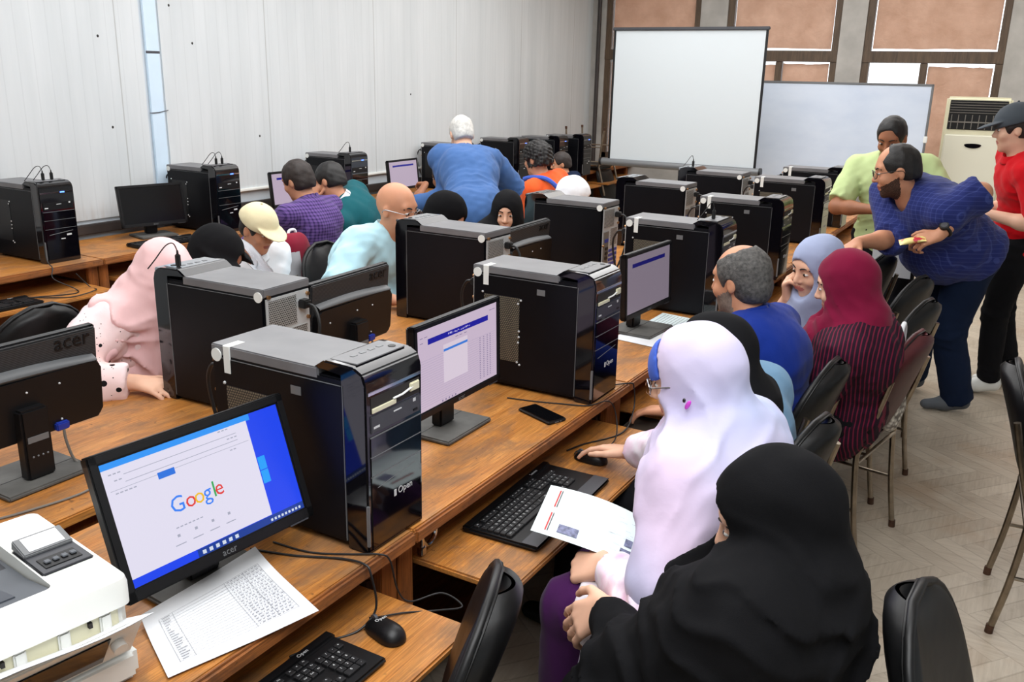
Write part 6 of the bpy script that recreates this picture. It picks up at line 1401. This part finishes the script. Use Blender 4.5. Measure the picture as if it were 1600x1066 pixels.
p = body(q, 'person pointing at the lavender monitor, mostly behind the standing man\'s arm', 'brown', 0.007, {1: dict(d=(-0.95, 0.3, 0.0), n=(0, 0, 1), curl=0.3, point=True)})
shirt(q, p, 'c_sky', 0.46, 0.018, 0.011, 53, 't_shirt', neckr=0.058); trousers(q, p, 'c_navy', 0.014, 0.012); shoes(q, p, 'black', 'black'); hair_cap(q, p, 'hair', 0.008, 0.03, -0.05)

# ------------------------------------------------------------------ things on and around the people
bt = thing('water_bottle', 'clear plastic water bottle in front of the boy in the cream cap', 'bottle', (-2.92, 2.86, 0.90))
t = NT('clear_plastic'); t.set(col=(0.93, 0.95, 1, 1), rough=0.05, trans=1.0, ior=1.2); M['clear'] = t.m
Mb = Euler((R(0), R(-38), R(30))).to_matrix().to_4x4()
prof = [(0.0, 0.0), (0.03, 0.0), (0.034, 0.01), (0.033, 0.04), (0.035, 0.05), (0.033, 0.06), (0.035, 0.10), (0.034, 0.15), (0.024, 0.185), (0.013, 0.205), (0.013, 0.215)]
b = MB(); b.grid(lambda u, v: Mb @ Vector((prof[int(round(v * 10))][0] * math.cos(2 * math.pi * u), prof[int(round(v * 10))][0] * math.sin(2 * math.pi * u), prof[int(round(v * 10))][1])), 24, 10); b.build('shell', 'clear', bt, angle=60)
b = MB(); b.cyl(Mb @ Vector((0, 0, 0.208)), Mb @ Vector((0, 0, 0.228)), 0.0155); b.build('screw_cap', 'c_white', bt)
bp_ = thing('backpack', 'maroon and light grey backpack on the chair behind the bald man', 'backpack', (-3.42, 3.52, 0.0))
F = Field((-0.2, -0.25, 0.45), (0.2, 0.25, 1.0), 0.008); F.cone((0, 0.02, 0.60), (0.01, 0.02, 0.84), 0.15, 0.12, 0.05, flat=((1, 0, 0), 0.5)); w_ = wob(91, 0.12); F.disp(lambda x, y, z: 0.006 * w_(x, y, z))
o = bpy.data.objects.new('bag', F.mesh([fabric('maroon_canvas', (126, 28, 48)), fabric('light_grey_canvas', (176, 176, 180))], lambda C: ((C[:, 1] < 0.0) & (C[:, 2] < 0.86) | (C[:, 2] < 0.66)).astype(int), 'bag')); COL.objects.link(o); o.parent = bp_
for y in (-0.06, 0.09): MB().tube([(-0.03, y, 0.93), (-0.10, y, 0.86), (-0.125, y - 0.01, 0.72), (-0.09, y - 0.01, 0.58)], 0.014, 8, 5).build('strap', M['c_greyblue'], bp_)
MB().tube([(0, -0.01, 0.935), (0.0, 0.0, 0.965), (0, 0.04, 0.965), (0, 0.05, 0.935)], 0.008, 8, 4).build('carry_loop', 'c_white', bp_)
hb = thing('handbag', 'cream crochet handbag on the maroon chair behind the striped shirt', 'handbag', (-0.36, 3.66, 0.0))
t = NT('crochet'); v = t.obj(); vo = t.n.new('ShaderNodeTexVoronoi'); vo.inputs['Scale'].default_value = 60; t.link(v, vo.inputs['Vector']); t.set(col=t.ramp(vo.outputs['Distance'], [(0.2, lin((226, 220, 208))), (0.7, lin((120, 112, 104)))]), rough=0.9); t.bump(vo.outputs['Distance'], 0.5, 0.006); M['crochet'] = t.m
F = Field((-0.15, -0.2, 0.45), (0.15, 0.2, 0.85), 0.008); F.cone((0, 0, 0.57), (0.0, 0, 0.73), 0.11, 0.08, 0.04, flat=((1, 0, 0), 0.45)); w_ = wob(95, 0.1); F.disp(lambda x, y, z: 0.006 * w_(x, y, z))
o = bpy.data.objects.new('bag', F.mesh(['crochet'], None, 'bag')); COL.objects.link(o); o.parent = hb
MB().tube([(0, -0.06, 0.77), (0.0, -0.05, 0.87), (0, 0.0, 0.90), (0, 0.05, 0.86), (0, 0.06, 0.77)], 0.009, 8, 5).build('handle', 'c_white', hb)
